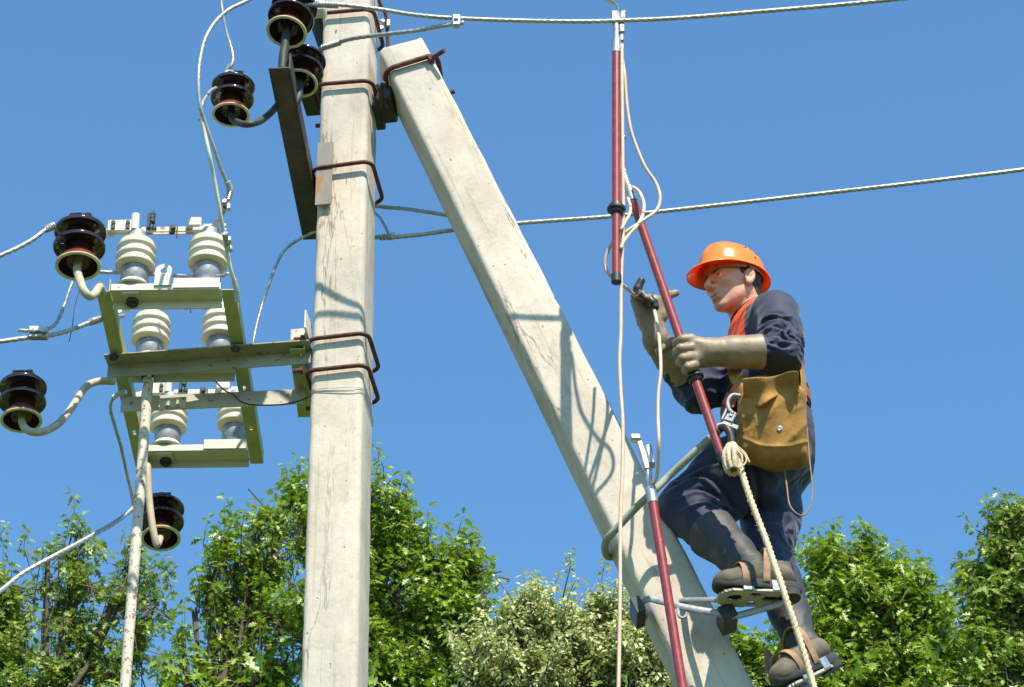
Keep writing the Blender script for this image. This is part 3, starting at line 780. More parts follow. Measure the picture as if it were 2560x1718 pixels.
wire('line_wire', 'thick twisted line wire across the top of the picture, where the upright red rod hangs', [(752, 14, 8.17), (800, 11, 8.15), (860, 13, 8.15), (950, 24, 8.15), (1040, 38, 8.14), (1140, 46, 8.13), (1300, 52, 8.12), (1440, 54, 8.11), (1545, 52, 8.105), (1700, 45, 8.09), (1900, 29, 8.07), (2100, 12, 8.05), (2300, -8, 8.02), (2700, -50, 8.0), (3600, -160, 7.9)],
     extra=[('tie_binding', coil([(792, 11, 8.152), (845, 13, 8.15)], .009, 14), 'alu'), ('connector', cl, 'galv')])
wire('tail_wire', 'twisted wire tail rising from the pole insulator to the small clamp on the upper line', [(800, 123, 8.33), (830, 112, 8.31), (880, 97, 8.27), (960, 86, 8.22), (1040, 77, 8.18), (1100, 66, 8.15), (1136, 61, 8.135)], r=.0065,
     extra=[('tie_binding', coil([(806, 120, 8.325), (850, 106, 8.295)], .008, 12), 'alu')])
cl2 = MB(); cl2.box(at(965, 592, 8.99), X_, Y_, Z, .018, .02, .018, .004); cl2.box(at(982, 590, 8.99), X_, Y_, Z, .012, .02, .024, .004)
wire('line_wire', 'twisted line wire from behind the pole past the brace to the right picture edge', [(930, 594, 9.0), (985, 593, 8.98), (1060, 586, 8.97), (1130, 576, 8.95), (1300, 558, 8.93), (1530, 541, 8.9), (1760, 517, 8.88), (2000, 490, 8.85), (2300, 456, 8.8), (2560, 424, 8.78), (2900, 380, 8.7), (3800, 250, 8.6)], r=.0066,
     extra=[('tie_binding', coil([(948, 594, 8.99), (985, 593, 8.98)], .009, 5, .003), 'alu'), ('connector', cl2, 'galv')])
wire('tail_wire', 'short twisted wire running out from behind the pole to the back of the brace', [(930, 514, 9.05), (960, 518, 9.05), (1010, 522, 9.03), (1060, 529, 9.0), (1110, 537, 8.98), (1150, 545, 8.96)], r=.0062)
wire('tail_wire', 'thin curl of wire joining the lower line clamp right of the pole', [(935, 530, 9.1), (950, 545, 9.05), (962, 565, 9.0), (976, 594, 8.985)], r=.0048)
wire('line_wire', 'twisted wire from the left picture edge to the foremost dark insulator', [(-700, 900, 8.0), (-200, 728, 8.1), (-60, 672, 8.15), (0, 640, 8.16), (40, 622, 8.17), (80, 600, 8.18), (118, 572, 8.2), (135, 566, 8.22)],
     extra=[('tie_binding', coil([(112, 574, 8.2), (136, 564, 8.22)], .010, 5), 'alu')])
c = at(97, 834, 8.45); clb = MB(); clb.box(at(96, 827, 8.44), X_, Y_, Z, .062, .03, .024, .004); clb.box(at(96, 842, 8.445), X_, Y_, Z, .062, .024, .016, .003)
for dx in (-11, 11): clb.ball(at(96 + dx, 826, 8.42), .009, sc=(1, .6, 1))
wire('line_wire', 'twisted wire from the left picture edge with a clamp block on it', [(-700, 950, 8.3), (-200, 878, 8.4), (0, 854, 8.43), (60, 846, 8.45), (130, 838, 8.47), (180, 824, 8.5), (225, 806, 8.55), (262, 795, 8.6), (310, 790, 8.7)],
     extra=[('tie_binding', coil([(222, 807, 8.55), (252, 797, 8.58)], .009, 7), 'alu'), ('connector', clb, 'galv')])
wire('jumper_wire', 'thin twisted jumper curving from the clamp block up behind the foremost dark insulator', [(46, 826, 8.45), (75, 827, 8.45), (118, 823, 8.46), (140, 808, 8.47), (158, 770, 8.48), (172, 730, 8.48), (187, 690, 8.48), (200, 655, 8.46)], r=.0052)
wire('line_wire', 'twisted wire rising from the lower left picture edge to the lowest dark insulator', [(-500, 1850, 8.5), (-150, 1590, 8.9), (0, 1478, 9.1), (60, 1432, 9.15), (140, 1388, 9.2), (220, 1345, 9.28), (290, 1305, 9.35), (332, 1272, 9.42), (350, 1258, 9.5)], r=.0074)
wire('jumper_wire', 'grey jumper hanging from the frame down to the lowest dark insulator', [(312, 980, 9.0), (296, 985, 8.99), (281, 998, 9.0), (276, 1024, 9.02), (290, 1075, 9.08), (303, 1120, 9.15), (316, 1180, 9.25), (328, 1232, 9.38), (334, 1262, 9.44)], r=.0058, lobes=4, amp=.10, mt='galv',
     extra=[('sleeve', MB().tube(pxs([(283, 995, 8.99), (297, 984, 8.99), (308, 982, 9.0)]), .009, n=10), 'paint')])
wire('jumper_wire', 'big looped jumper that sweeps over the top left sky and down to the switch contact', [(650, -14, 8.05), (610, 6, 8.03), (570, 26, 8.02), (536, 58, 8.01), (512, 100, 8.0), (500, 150, 8.0), (496, 200, 8.0), (500, 262, 8.02), (514, 310, 8.05), (532, 360, 8.08), (548, 410, 8.12), (566, 455, 8.16), (572, 478, 8.18), (566, 505, 8.19), (560, 512, 8.2)], r=.0062, amp=.12,
     extra=[('binding', coil([(568, 455, 8.16), (575, 476, 8.18), (570, 502, 8.19)], .0085, 11, .0032), 'alu'),
            ('terminal', clampbox(at(562, 511, 8.2), X_, Y_, Z, .022, .026, .026).box(at(572, 518, 8.19), X_, Y_, Z, .014, .018, .026, .004).seg(at(563, 522, 8.2), at(549, 548, 8.26), .012, .006).seg(at(549, 548, 8.26), at(538, 562, 8.3), .016, .006), 'galv')])
wire('jumper_wire', 'pale straight jumper beside the loop, wrapped white near the switch frame', [(500, 255, 8.03), (503, 290, 8.04), (512, 335, 8.06), (524, 390, 8.08), (534, 440, 8.12), (546, 505, 8.16), (555, 560, 8.2), (566, 620, 8.26), (577, 675, 8.3), (586, 705, 8.33), (592, 730, 8.36), (593, 755, 8.39)], r=.0062, amp=.06, lobes=4, mt='paint',
     extra=[('connector', MB().tube(pxs([(562, 583, 8.21), (569, 612, 8.25)]), .011, n=8).box(at(574, 600, 8.22), X_, Y_, Z, .012, .02, .02, .003).box(at(577, 622, 8.25), X_, Y_, Z, .012, .02, .018, .003), 'galv'),
            ('binding', coil([(584, 700, 8.33), (592, 728, 8.36), (594, 755, 8.39)], .0072, 16, .0026), 'alu')])
wire('jumper_wire', 'thin jumper dropping from the top picture edge onto the insulator in open sky', [(552, -60, 8.2), (553, 0, 8.22), (558, 40, 8.23), (566, 80, 8.25), (576, 112, 8.26), (583, 145, 8.26), (578, 165, 8.26), (568, 178, 8.27), (563, 188, 8.29)], r=.0052, amp=.08,
     extra=[('tie_binding', MB().tube(spline(pxs([(562, 184, 8.26), (574, 176, 8.26), (592, 184, 8.26), (600, 190, 8.28)]), .01), .003, n=6).tube(pxs([(564, 184, 8.27), (574, 162, 8.26)]), .0085, n=10), 'galv')])
wire('jumper_wire', 'short wire curling from the loop to the insulator in open sky', [(500, 300, 8.08), (505, 262, 8.1), (514, 244, 8.14), (526, 228, 8.2), (540, 220, 8.25)], r=.0052)
wire('jumper_wire', 'arched dark jumper between the pole bracket and the back of the switch frame', [(800, 572, 9.0), (775, 584, 9.02), (745, 600, 9.04), (715, 622, 9.06), (693, 658, 9.07), (675, 704, 9.08), (660, 746, 9.1), (650, 780, 9.1), (640, 820, 9.1), (632, 862, 9.1), (628, 900, 9.12), (624, 945, 9.14), (618, 990, 9.15)], r=.0052, amp=.2, mt='galv')
wire('jumper_wire', 'wire running behind the foremost cream insulators', [(215, 676, 8.5), (252, 680, 8.5), (300, 682, 8.5), (420, 688, 8.48), (500, 692, 8.46), (548, 691, 8.44), (572, 684, 8.42)], r=.0055)
wire('thin_wire', 'hair-thin loose wire end dangling in the sky left of the frame', [(200, 705, 8.5), (197, 730, 8.5), (186, 770, 8.5), (183, 800, 8.5), (178, 830, 8.5), (173, 855, 8.5)], r=.0014, lobes=0, mt='darksteel', n=6)
wire('thin_wire', 'thin dark wire draped over the narrow lower crossarm', [(540, 955, 8.95), (560, 975, 8.90), (585, 988, 8.90), (600, 1003, 8.90), (630, 1012, 8.90), (700, 1012, 8.88), (750, 1002, 8.86), (775, 990, 8.84)], r=.0026, lobes=0, mt='darksteel', n=8)

# ------------------------------------------------------------------ portable earthing rods and their cords
def rod(label, pts, r, hook, knob=None, collar=None, endcap=True):
    root = thing('insulating_rod', label, 'rod', at(*pts[-1]), 'red-brown insulating rods with hook clamps')
    P = [at(*p) for p in pts]; m = MB(); m.tube(P, r, n=20); m.build('rod', M['redpole'], root)
    ax = (P[0] - P[-1]).normalized()
    m = MB(); m.tube([P[0] - ax * .012, P[0] + ax * .045], r * 1.12, n=18); m.tube([P[0] + ax * .045, P[0] + ax * .115], r * .82, n=14); m.build('ferrule', M['galv'], root)
    if collar is not None:
        c = P[0].lerp(P[-1], collar); m = MB(); q = Vector((0, 0, 1)).rotation_difference(ax).to_matrix().to_4x4(); q.translation = c
        m.lathe([(r, -.018), (r * 1.35, -.018), (r * 1.5, -.006), (r * 2.05, -.005), (r * 2.1, 0), (r * 2.05, .005), (r * 1.5, .007), (r * 1.35, .02), (r, .02)], q, 28); m.build('guard_ring', M['black'], root)
    if endcap:
        m = MB(); m.tube([P[-1] - ax * .006, P[-1] + ax * .022], r * 1.14, n=18); m.build('end_cap', M['black'], root)
    m = MB(); top = P[0] + ax * .115
    hook(m, top, ax); build_each(m, 'hook_clamp', M['galv'], root)
    return root, P
def hookA(m, top, ax):
    m.box(top + Vector((-.003, 0, .02)), X_, Y_, ax, .030, .022, .055, .005)
    P = spline([top + Vector((.004, 0, .03)), top + Vector((.006, 0, .062)), top + Vector((-.008, 0, .085)), top + Vector((-.032, 0, .098))], .004)
    m.tube(P, .012, n=12, flat=.35, fdir=(0, 1, 0), radii=[.013 - .005 * i / len(P) for i in range(len(P))])
    P = spline([top + Vector((.016, 0, -.075)), top + Vector((.018, 0, -.02)), top + Vector((.017, 0, .02)), top + Vector((.028, 0, .048))], .006)
    m.tube(P, .008, n=12); m.box(top + Vector((.018, -.004, -.03)), X_, Y_, Z, .018, .02, .035, .004)
    m.box(top + Vector((.022, 0, .03)), X_, Y_, Z, .018, .02, .035, .005)
rodA, PA = rod('upright red-brown rod hooked over the top line wire, its lower end free in the air', [(1541, 126, 8.115), (1541, 702, 8.115)], .0142, hookA, collar=.70)
def hookB(m, top, ax):
    s = ax.cross(Y_).normalized()
    m.box(top + ax * .012, s, Y_, ax, .024, .02, .05, .004)
    m.seg(top + ax * .02 - s * .002, top + ax * .10 - s * .012, .014, .022, up=(0, 1, 0), bev=.004)
    m.seg(top - ax * .02 + s * .014, top + ax * .045 + s * .014, .014, .014, up=(0, 1, 0), bev=.004)
    m.tube(spline([top + ax * .09 - s * .012, top + ax * .12 - s * .02, top + ax * .13 - s * .045], .005), .009, n=10)
rodB, PB = rod('slanting red-brown rod gripped by the lineman with his nearer glove', [(1580, 496, 8.34), (1712, 880, 8.355), (1737, 945, 8.355), (1808, 1150, 8.355)], .0148, hookB, collar=None, endcap=True)
m = MB(); ax = (PB[1] - PB[2]).normalized(); q = Vector((0, 0, 1)).rotation_difference(ax).to_matrix().to_4x4(); q.translation = PB[2]
m.lathe([(.0148, -.014), (.020, -.014), (.022, -.004), (.029, -.003), (.030, 0), (.029, .004), (.022, .006), (.020, .03), (.0148, .03)], q, 28); m.build('guard_ring', M['black'], rodB)
def hookC(m, top, ax):
    s = Vector((1, 0, 0))
    m.seg(top - ax * .01, top + ax * .10 - s * .012, .022, .030, up=(0, 1, 0), bev=.005)
    m.box(top + ax * .115 - s * .022, s, Y_, ax, .034, .03, .024, .005)
    m.seg(top + ax * .01 + s * .016, top + ax * .085 + s * .012, .020, .034, up=(0, 1, 0), bev=.006)
rodC, PC_ = rod('red-brown rod standing in front of the slanting brace, its foot below the picture', [(1631, 1250, 8.42), (1668, 1480, 8.41), (1706, 1718, 8.40), (1770, 2120, 8.38)], .0150, hookC, endcap=True)
def cord(label, pts, r=.0056, **k):
    return wire('cord', label, pts, r=r, lobes=0, mt='cord', step=.012, cat='cord', group='pale cords of the earthing rods', n=12, **k)
cord('long pale cord hanging straight down the whole height beside the upright rod', [(1555, 112, 8.105), (1555, 200, 8.105), (1557, 400, 8.115), (1558, 560, 8.125), (1553, 700, 8.125), (1552, 830, 8.125), (1549, 900, 8.125), (1552, 980, 8.125), (1557, 1060, 8.125), (1556, 1180, 8.125), (1551, 1300, 8.125), (1550, 1500, 8.125), (1546, 1718, 8.125), (1540, 1950, 8.125)], r=.0058)
cord('pale cord swinging wide right of the upright rod, then back to the raised glove', [(1556, 150, 8.115), (1562, 190, 8.115), (1567, 260, 8.125), (1576, 320, 8.135), (1592, 370, 8.145), (1614, 420, 8.155), (1638, 455, 8.165), (1650, 490, 8.165), (1643, 524, 8.165), (1610, 550, 8.155), (1565, 580, 8.155), (1530, 610, 8.155), (1514, 645, 8.165), (1514, 672, 8.175), (1530, 694, 8.18), (1560, 715, 8.3), (1590, 742, 8.48)])
cord('short pale cord bulging from the clamp of the slanting rod', [(1582, 468, 8.32), (1598, 480, 8.30), (1610, 510, 8.27), (1606, 540, 8.22), (1592, 565, 8.15), (1572, 588, 8.14), (1558, 606, 8.12), (1553, 622, 8.1)])
cord('small pale loop of cord beside the collar of the upright rod', [(1570, 496, 8.3), (1576, 516, 8.25), (1574, 536, 8.16), (1562, 556, 8.13), (1553, 574, 8.1)], r=.005)
cord('pale cord falling from the raised glove to the rod before the brace', [(1632, 745, 8.54), (1636, 775, 8.47), (1645, 820, 8.42), (1650, 870, 8.36), (1652, 930, 8.34), (1646, 980, 8.34), (1645, 1040, 8.34), (1647, 1100, 8.33), (1645, 1160, 8.37), (1641, 1195, 8.40), (1632, 1212, 8.41)])
def atp(px, py, Y): return at(px, py, Y + .12)
# ------------------------------------------------------------------ the lineman
J = {k: atp(*v) for k, v in dict(
    lsh=(1940, 780, 8.43), rsh=(1868, 915, 8.76), lel=(1946, 894, 8.30), lwr=(1776, 882, 8.235), lha=(1722, 884, 8.24),
    rel=(1742, 972, 8.60), rwr=(1640, 850, 8.44), rha=(1607, 775, 8.41), neck=(1890, 800, 8.60), chest=(1912, 870, 8.60),
    waist=(1912, 985, 8.60), pelvis=(1935, 1100, 8.60), lhip=(1940, 1125, 8.50), rhip=(1928, 1190, 8.70),
    lkn=(1712, 1272, 8.52), lan=(1884, 1428, 8.32), rkn=(1922, 1392, 8.55), ran=(1992, 1610, 8.42)).items()}
person = thing('person', 'lineman in an orange hard hat, navy jacket and long rubber gloves, standing on pole climbers', 'person', J['pelvis'])
# head frame: he looks up to the left, a little toward the viewer
YAW, PIT, ROLL = R(213), R(-7), R(0)
HF = Vector((math.cos(YAW) * math.cos(PIT), math.sin(YAW) * math.cos(PIT), math.sin(PIT)))
HL = Z.cross(HF).normalized(); HU = HF.cross(HL).normalized()
HC = atp(1832, 710, 8.57)
HM = np.array([list(HF), list(HL), list(HU)], dtype=np.float32)
def hp(f, l, u): return HC + HF * f + HL * l + HU * u
def hloc(P): return (P - A3(HC)) @ HM.T
NB = atp(1898, 808, 8.60)
def head_sdf(P):
    Q = hloc(P)
    d = ell(Q, (-.012, 0, .035), (.094, .074, .086))
    d = smin(d, ell(Q, (.020, 0, -.005), (.068, .062, .085)), .02)
    d = smin(d, ell(Q, (.030, 0, -.058), (.050, .047, .050)), .02)
    for s in (-1, 1):
        d = smin(d, cap(Q, (-.018, s * .050, -.045), (.060, s * .016, -.098), .016, .013), .022)
        d = smin(d, ell(Q, (.055, s * .040, -.022), (.024, .020, .018)), .018)
        d = smin(d, cap(Q, (.083, s * .012, .022), (.066, s * .042, .024), .010, .009), .012)
    d = smin(d, ell(Q, (.070, 0, -.103), (.017, .020, .015)), .014)                      # chin
    d = smin(d, ell(Q, (.066, 0, -.070), (.026, .026, .024)), .016)                      # muzzle
    d = smax(d, -ell(Q, (.086, 0, -.089), (.007, .022, .006)), .008)
    nose = cap(Q, (.086, 0, .012), (.112, 0, -.034), .0065, .0105)
    nose = smin(nose, ell(Q, (.098, 0, -.040), (.014, .017, .009)), .008)
    for s in (-1, 1): nose = smin(nose, ell(Q, (.094, s * .0115, -.041), (.010, .0075, .008)), .005)
    d = smin(d, nose, .010)
    for s in (-1, 1):
        d = smax(d, -ell(Q, (.102, s * .0075, -.0495), (.007, .0042, .0055)), .003)
        d = smax(d, -ell(Q, (.092, s * .031, -.001), (.018, .018, .0115)), .010)
        lid = np.linalg.norm(Q - A3((.0705, s * .031, -.003)), axis=1) - .0142
        lid = smax(lid, -ell(Q, (.086, s * .032, -.004), (.014, .0135, .0062)), .0015)
        d = smin(d, lid, .004)
        # lips
    d = smin(d, ell(Q, (.0865, 0, -.0660), (.0085, .021, .0048)), .004)
    d = smin(d, ell(Q, (.0845, 0, -.0775), (.0085, .018, .0060)), .004)
    d = smax(d, -ell(Q, (.095, 0, -.0712), (.010, .0215, .0012)), .002)
    for s in (-1, 1):                                                                     # ears
        EM = np.array([[.94, s * .26, .22], [-s * .22 * s, .95, 0], [-.22, 0, .975]], dtype=np.float32)
        EM = np.array([[.93, -s * .30, .21], [.30 * s, .953, 0.0], [-.2, .05 * s, .978]], dtype=np.float32)
        c = A3((-.012, s * .078, -.008)); E = (Q - c) @ EM.T
        ear = ell(E, (0, 0, 0), (.0185, .0085, .031))
        ear = smin(ear, ell(E, (.003, 0, -.026), (.010, .006, .010)), .006)
        ear = smax(ear, -ell(E, (.001, s * .0085, .004), (.0115, .0070, .0215)), .003)
        ear = smin(ear, cap(E, (.004, s * .003, -.010), (-.006, s * .004, .014), .0035, .003), .004)
        ear = smax(ear, -ell(E, (.008, s * .006, -.004), (.006, .007, .007)), .003)
        d = smin(d, ear, .006)
    nk = chain(P, [hp(-.030, 0, -.045), hp(-.045, 0, -.11), NB, NB - Z * .05], [.053, .054, .066, .085], .03)
    d = smin(d, nk, .018)
    for s in (-1, 1):
        d = smin(d, cap(P, hp(-.03, s * .045, -.06), NB + (J['neck'] - NB) * .5 - HL * 0 + HF * .02 + HL * s * .015 - Z * .01, .013, .012), .02)
    return d
def body_sdf(P):
    d = head_sdf(P)
    return d
root_pts = [hp(.14, .1, .12), hp(-.12, -.1, -.12), hp(-.12, .1, .12), hp(.13, -.1, -.13), NB - Z * .06, NB + X_ * .09]
LIPZ = lambda C: (lambda Q: ((ell(Q, (.0870, 0, -.0665), (.0100, .0215, .0048)) < .0006) | (ell(Q, (.0850, 0, -.0775), (.0100, .0185, .0056)) < .0006)))(hloc(C))
def head_region(C):
    Q = hloc(C); r = np.zeros(len(C), int)
    st = (Q[:, 2] < -.066 - .5 * np.maximum(0, .03 - Q[:, 0]) + .02 * (vnoise(C * 300, 5) - .5)) & (Q[:, 0] > .0) & (Q[:, 2] > -.135); r[st] = 3
    r[LIPZ(C)] = 1
    for s in (-1, 1):
        b = cap(Q, (.092, s * .014, .0175), (.080, s * .046, .0215), .0055, .003)
        r[b < .002] = 2
    return r
body = sdf_obj('body', body_sdf, root_pts, .012, .0024, M['skin'], person, mats=[M['skin'], M['lip'], M['brow'], M['stubble']], region=head_region)
for s in (-1, 1):
    m = MB(); m.ball(hp(.0705, s * .031, -.003), .0128); e = m.build('eyeball', M['eye'], person)
    m = MB(); g = (HF * .86 + HU * .34 - HL * .05).normalized(); c = hp(.0705, s * .031, -.003)
    q = Z.rotation_difference(g).to_matrix().to_4x4(); q.translation = c + g * .0108
    m.lathe([(.0062, -.001), (.0058, .0012), (.003, .0025), (.0001, .0028)], q, 20)
    m.build('iris', M['iris'], e if False else person)
def hair_sdf(P):
    Q = hloc(P)
    d = ell(Q, (-.014, 0, .035), (.099, .078, .089))
    d = smin(d, ell(Q, (-.045, 0, -.030), (.055, .057, .060)), .02)
    d = smax(d, (Q[:, 0] - .045 + .35 * Q[:, 2]) , .006)
    front = Q[:, 0] + .014 - np.clip(-(Q[:, 2] + .0), 0, .2) * -.0
    # sideburn keeps ahead of the ear down to its middle; behind the ear it reaches the nape
    keep = smin(smax(Q[:, 0] - .022, -.012 - Q[:, 2], .006), smax(Q[:, 0] + .030, -.078 - Q[:, 2], .006), .006)
    d = smax(d, keep, .004)
    return d + .0025 * vnoise(P * 420, 3) - .001
sdf_obj('hair', hair_sdf, [hp(.09, .08, .13), hp(-.12, -.08, -.1), hp(.09, -.08, -.1), hp(-.12, .08, .13)], .01, .0026, M['hair'], person)
# ---- hard hat
def hat_mesh():
    hat = MB(); HN = 72; prof = []
    def rim(a, k, uoff):                                   # k: 0 at the shell edge .. 1 at the brim edge
        ca, sa = math.cos(a), math.sin(a); front = max(0, ca) ** 1.5; back = max(0, -ca) ** 2
        w_ = .004 + .050 * front + .010 * back
        f = ca * (.122 + w_ * k) - .006; l = sa * (.095 + (w_ * .9) * k)
        u = .041 - .006 * back - k * (.012 + .022 * front + .012 * back) - .010 * abs(sa) ** 2 * (1 - k) * 0 + .010 * front
        return f, l, u + uoff
    rings = []
    tops = [(0.0, 1.0), (.16, .985), (.32, .945), (.48, .875), (.62, .78), (.74, .67), (.84, .54), (.92, .39), (.97, .24), (1.0, .06)]
    def surf(inset):
        out = []
        for (rr, hh) in tops[1:]:
            row = []
            for k in range(HN):
                a = 2 * math.pi * k / HN; f0, l0, u0 = rim(a, 0, 0)
                ridge_ = .004 * math.exp(-((math.sin(a) * rr) / .10) ** 2) * (1 if rr < .98 else 0)
                f = (f0 + .006) * rr * (1 - inset / .12) - .006; l = l0 * rr * (1 - inset / .1)
                u = u0 + (.106 - inset) * hh + ridge_
                row.append(hp(f, l, u))
            out.append(row)
        return out
    o1 = surf(0); edge = [[hp(*rim(2 * math.pi * k / HN, kk, 0)) for k in range(HN)] for kk in (.08, .35, .7, .96)]
    lip = [[hp(*rim(2 * math.pi * k / HN, 1.0, uo)) for k in range(HN)] for uo in (-.002, -.005)]
    und = [[hp(*rim(2 * math.pi * k / HN, kk, -.0045)) for k in range(HN)] for kk in (.9, .6, .3, .0)]
    i1 = surf(.004)[::-1]
    topo = [hp(-.006, 0, .03 + .105 + .004)]
    rows = o1 + edge + lip + und + i1
    V = [p for r in rows for p in r]; n0 = len(V); V.append(hp(-.006, 0, .152)); V.append(hp(-.006, 0, .147))
    Fc = []
    for i in range(len(rows) - 1):
        for k in range(HN):
            k2 = (k + 1) % HN; Fc.append((i * HN + k, i * HN + k2, (i + 1) * HN + k2, (i + 1) * HN + k))
    for k in range(HN):
        k2 = (k + 1) % HN; Fc.append((n0, k2, k)); Fc.append((n0 + 1, (len(rows) - 1) * HN + k, (len(rows) - 1) * HN + k2))
    return hat.add(V, Fc)
hd = hat_mesh().build('hard_hat', M['hat'], person, auto=None)
hm = MB()
for (a, rr) in ((R(92), .84), (R(106), .83), (R(120), .86), (R(104), .985)):
    f, l, u = math.cos(a) * .122 * rr - .006, math.sin(a) * .095 * rr, .041 + .106 * math.sqrt(max(0, 1 - rr * rr)) * 1.0
    hm.ball(hp(f, l, u + .001), .0034, 8)
build_each(hm, 'vent_hole', M['redleather'], hd)
sb = MB(); band = [hp(.106 * math.cos(2 * math.pi * k / 40) - .010, .085 * math.sin(2 * math.pi * k / 40), .026) for k in range(40)]
sb.tube(band + [band[0]], .0035, n=6, cap=False, flat=3.2, fdir=tuple(HF)); sb.build('headband', M['leather'], hd)

# ---- jacket
fwd = Vector((-math.cos(R(14)), -math.sin(R(14)), 0)); lat = Vector((fwd.y * -1 * -1, 0, 0))
SL = (J['lsh'] - J['rsh']).normalized(); SLh = Vector((SL.x, SL.y, 0)).normalized(); FW_ = Vector((SLh.y, -SLh.x, 0));
if FW_.x > 0: FW_ = -FW_
TM = np.array([list(FW_), list(SLh), [0, 0, 1]], dtype=np.float32)
def bill(P, seed=0): return ridge(P, seed) ** 2 + .2
def creases(Q, d, lines, yc):
    """tailored folds: grooves running over the cloth, given as lines in the X-Z plane of the site"""
    for pts, wd, dep in lines:
        S1 = spline([Vector((atp(x, y, yc).x, 0, atp(x, y, yc).z)) for x, y in pts], .012); best = np.full(len(Q), 9., np.float32); up = np.zeros(len(Q), np.float32)
        n = len(S1)
        for i in range(n - 1):
            a = np.array([S1[i].x, S1[i].z]); b = np.array([S1[i + 1].x, S1[i + 1].z]); ab = b - a; P2 = Q[:, [0, 2]] - a
            t = np.clip((P2 @ ab) / (ab @ ab), 0, 1); v = P2 - t[:, None] * ab; e = np.hypot(v[:, 0], v[:, 1]); m = e < best
            fade = math.sin(math.pi * (i + .7) / (n + .4)) ** .5; best = np.where(m, e, best); up = np.where(m, v[:, 1] * 0 + fade, up)
            sg = np.where(m, v[:, 1], 0) if i == 0 else np.where(m, v[:, 1], sg)
        near = np.clip((yc + .12 + .02 - Q[:, 1]) / .03, 0, 1)
        d = d + near * up * dep * np.exp(-(best / wd) ** 2) - near * up * dep * .75 * np.exp(-((sg + wd * 1.5) / wd) ** 2) * (best < wd * 3.2)
    return d
def arm_folds(P, d, a, b, amp, freq, seed):
    a = A3(a); b = A3(b); L = float(np.linalg.norm(b - a)); t = (P - a) @ ((b - a) / L) / L
    return t
def jacket_sdf(P):
    c = J['chest']; w_ = J['waist']
    d = ell(P, c + Z * .005, (.118, .165, .165), TM)
    d = smin(d, ell(P, c - Z * .10 + FW_ * .008, (.118, .150, .13), TM), .05)
    d = smin(d, ell(P, w_ - Z * .005 + FW_ * .000, (.122, .152, .095), TM), .05)
    d = smin(d, cap(P, J['lsh'] - SL * .03, J['rsh'] + SL * .03, .072, .072), .05)
    d = smin(d, cap(P, J['neck'] - Z * .03, J['neck'] + (HC - J['neck']) * .06, .078, .066), .04)
    la = chain(P, [J['lsh'], J['lsh'].lerp(J['lel'], .5) + X_ * .012, J['lel'], J['lel'].lerp(J['lwr'], .42)], [.071, .069, .066, .054], .02)
    d = smin(d, la, .03)
    ra = chain(P, [J['rsh'], J['rsh'].lerp(J['rel'], .6), J['rel'], J['rel'].lerp(J['rwr'], .42)], [.072, .068, .066, .052], .02)
    d = smin(d, ra, .035)
    near = np.abs(d) < .035
    Q = P[near]
    if len(Q):
        el = A3(J['lel']); re = A3(J['rel'])
        u = (Q - el) @ np.array(TM).T
        de = np.linalg.norm(Q - el, axis=1); ae = np.exp(-(de / .13) ** 2)
        dr = np.linalg.norm(Q - re, axis=1); ar = np.exp(-(dr / .14) ** 2)
        ax_ = A3((J['lel'] - J['lsh']).normalized()); ax_ = A3(Vector((.25, -.1, -1)).normalized())
        s_ = (Q @ ax_)[:, None] * ax_
        W = Q + s_ * 1.6 + .05 * np.stack([vnoise(Q * 7, 5), vnoise(Q * 7, 6), vnoise(Q * 7, 7)], 1)
        n1 = bill(W * 7.5, 1); n2 = bill(W * 17 + 3, 2)
        lower = np.exp(-((Q[:, 2] - w_.z + .01) / .09) ** 2)
        amp = .007 + .020 * ae + .020 * ar + .012 * lower
        d[near] += -.6 * amp * (n1 - .55) - .3 * amp * (n2 - .55)
        d[near] = creases(Q, d[near], [([(1848, 815), (1879, 795), (1904, 786), (1938, 786), (1957, 796)], .010, .016), ([(1890, 815), (1927, 806), (1963, 815), (1978, 831), (1986, 857)], .008, .013),
            ([(1884, 832), (1925, 832), (1953, 849), (1972, 872)], .008, .013), ([(1905, 860), (1936, 876), (1960, 890), (1980, 886)], .007, .010), ([(1912, 896), (1948, 908), (1980, 896)], .007, .010), ([(1905, 840), (1915, 862), (1918, 890)], .006, .008)], J['lel'].y - .10)
    # hollow collar opening round the neck
    nk = cap(P, hp(-.035, 0, -.08), NB - Z * .03, .068, .070)
    d = smax(d, -nk, .008)
    d = smax(d, -(P[:, 2] - (J['waist'].z - .095)), .01)
    return d
def jacket_region(C):
    r = np.zeros(len(C), int); Q = (C - A3(J['chest'])) @ TM.T
    sh = C[:, 2] - J['lsh'].z
    # yoke: band across shoulders and back, and the front opening
    front = (Q[:, 0] > .040) & (np.abs(Q[:, 1] - .0) < .105) & (Q[:, 2] > -.06 - .25 * np.maximum(0, Q[:, 0] - .07))
    r[front] = 1
    c2 = C - A3(NB); dn = np.linalg.norm(c2 - np.clip((c2 @ A3((0, 0, 1))), -.1, .1)[:, None] * A3((0, 0, 1)), axis=1)
    r[(dn < .080) & (C[:, 2] > NB.z - .04)] = 1
    r[(Q[:, 0] < -.095) & (np.abs(Q[:, 2] + .02) < .09) & (np.abs(Q[:, 1]) < .10)] = 1
    return r
jpts = [J['lsh'], J['rsh'], J['lel'], J['rel'], J['waist'] - Z * .09, J['neck'] + Z * .06, J['chest'] - FW_ * .14, J['chest'] + FW_ * .14, J['rel'].lerp(J['rwr'], .45), J['lel'].lerp(J['lwr'], .45)]
jk = sdf_obj('jacket', jacket_sdf, jpts, .09, .0052, M['navy'], person, mats=[M['navy'], M['navyorange']], region=jacket_region)
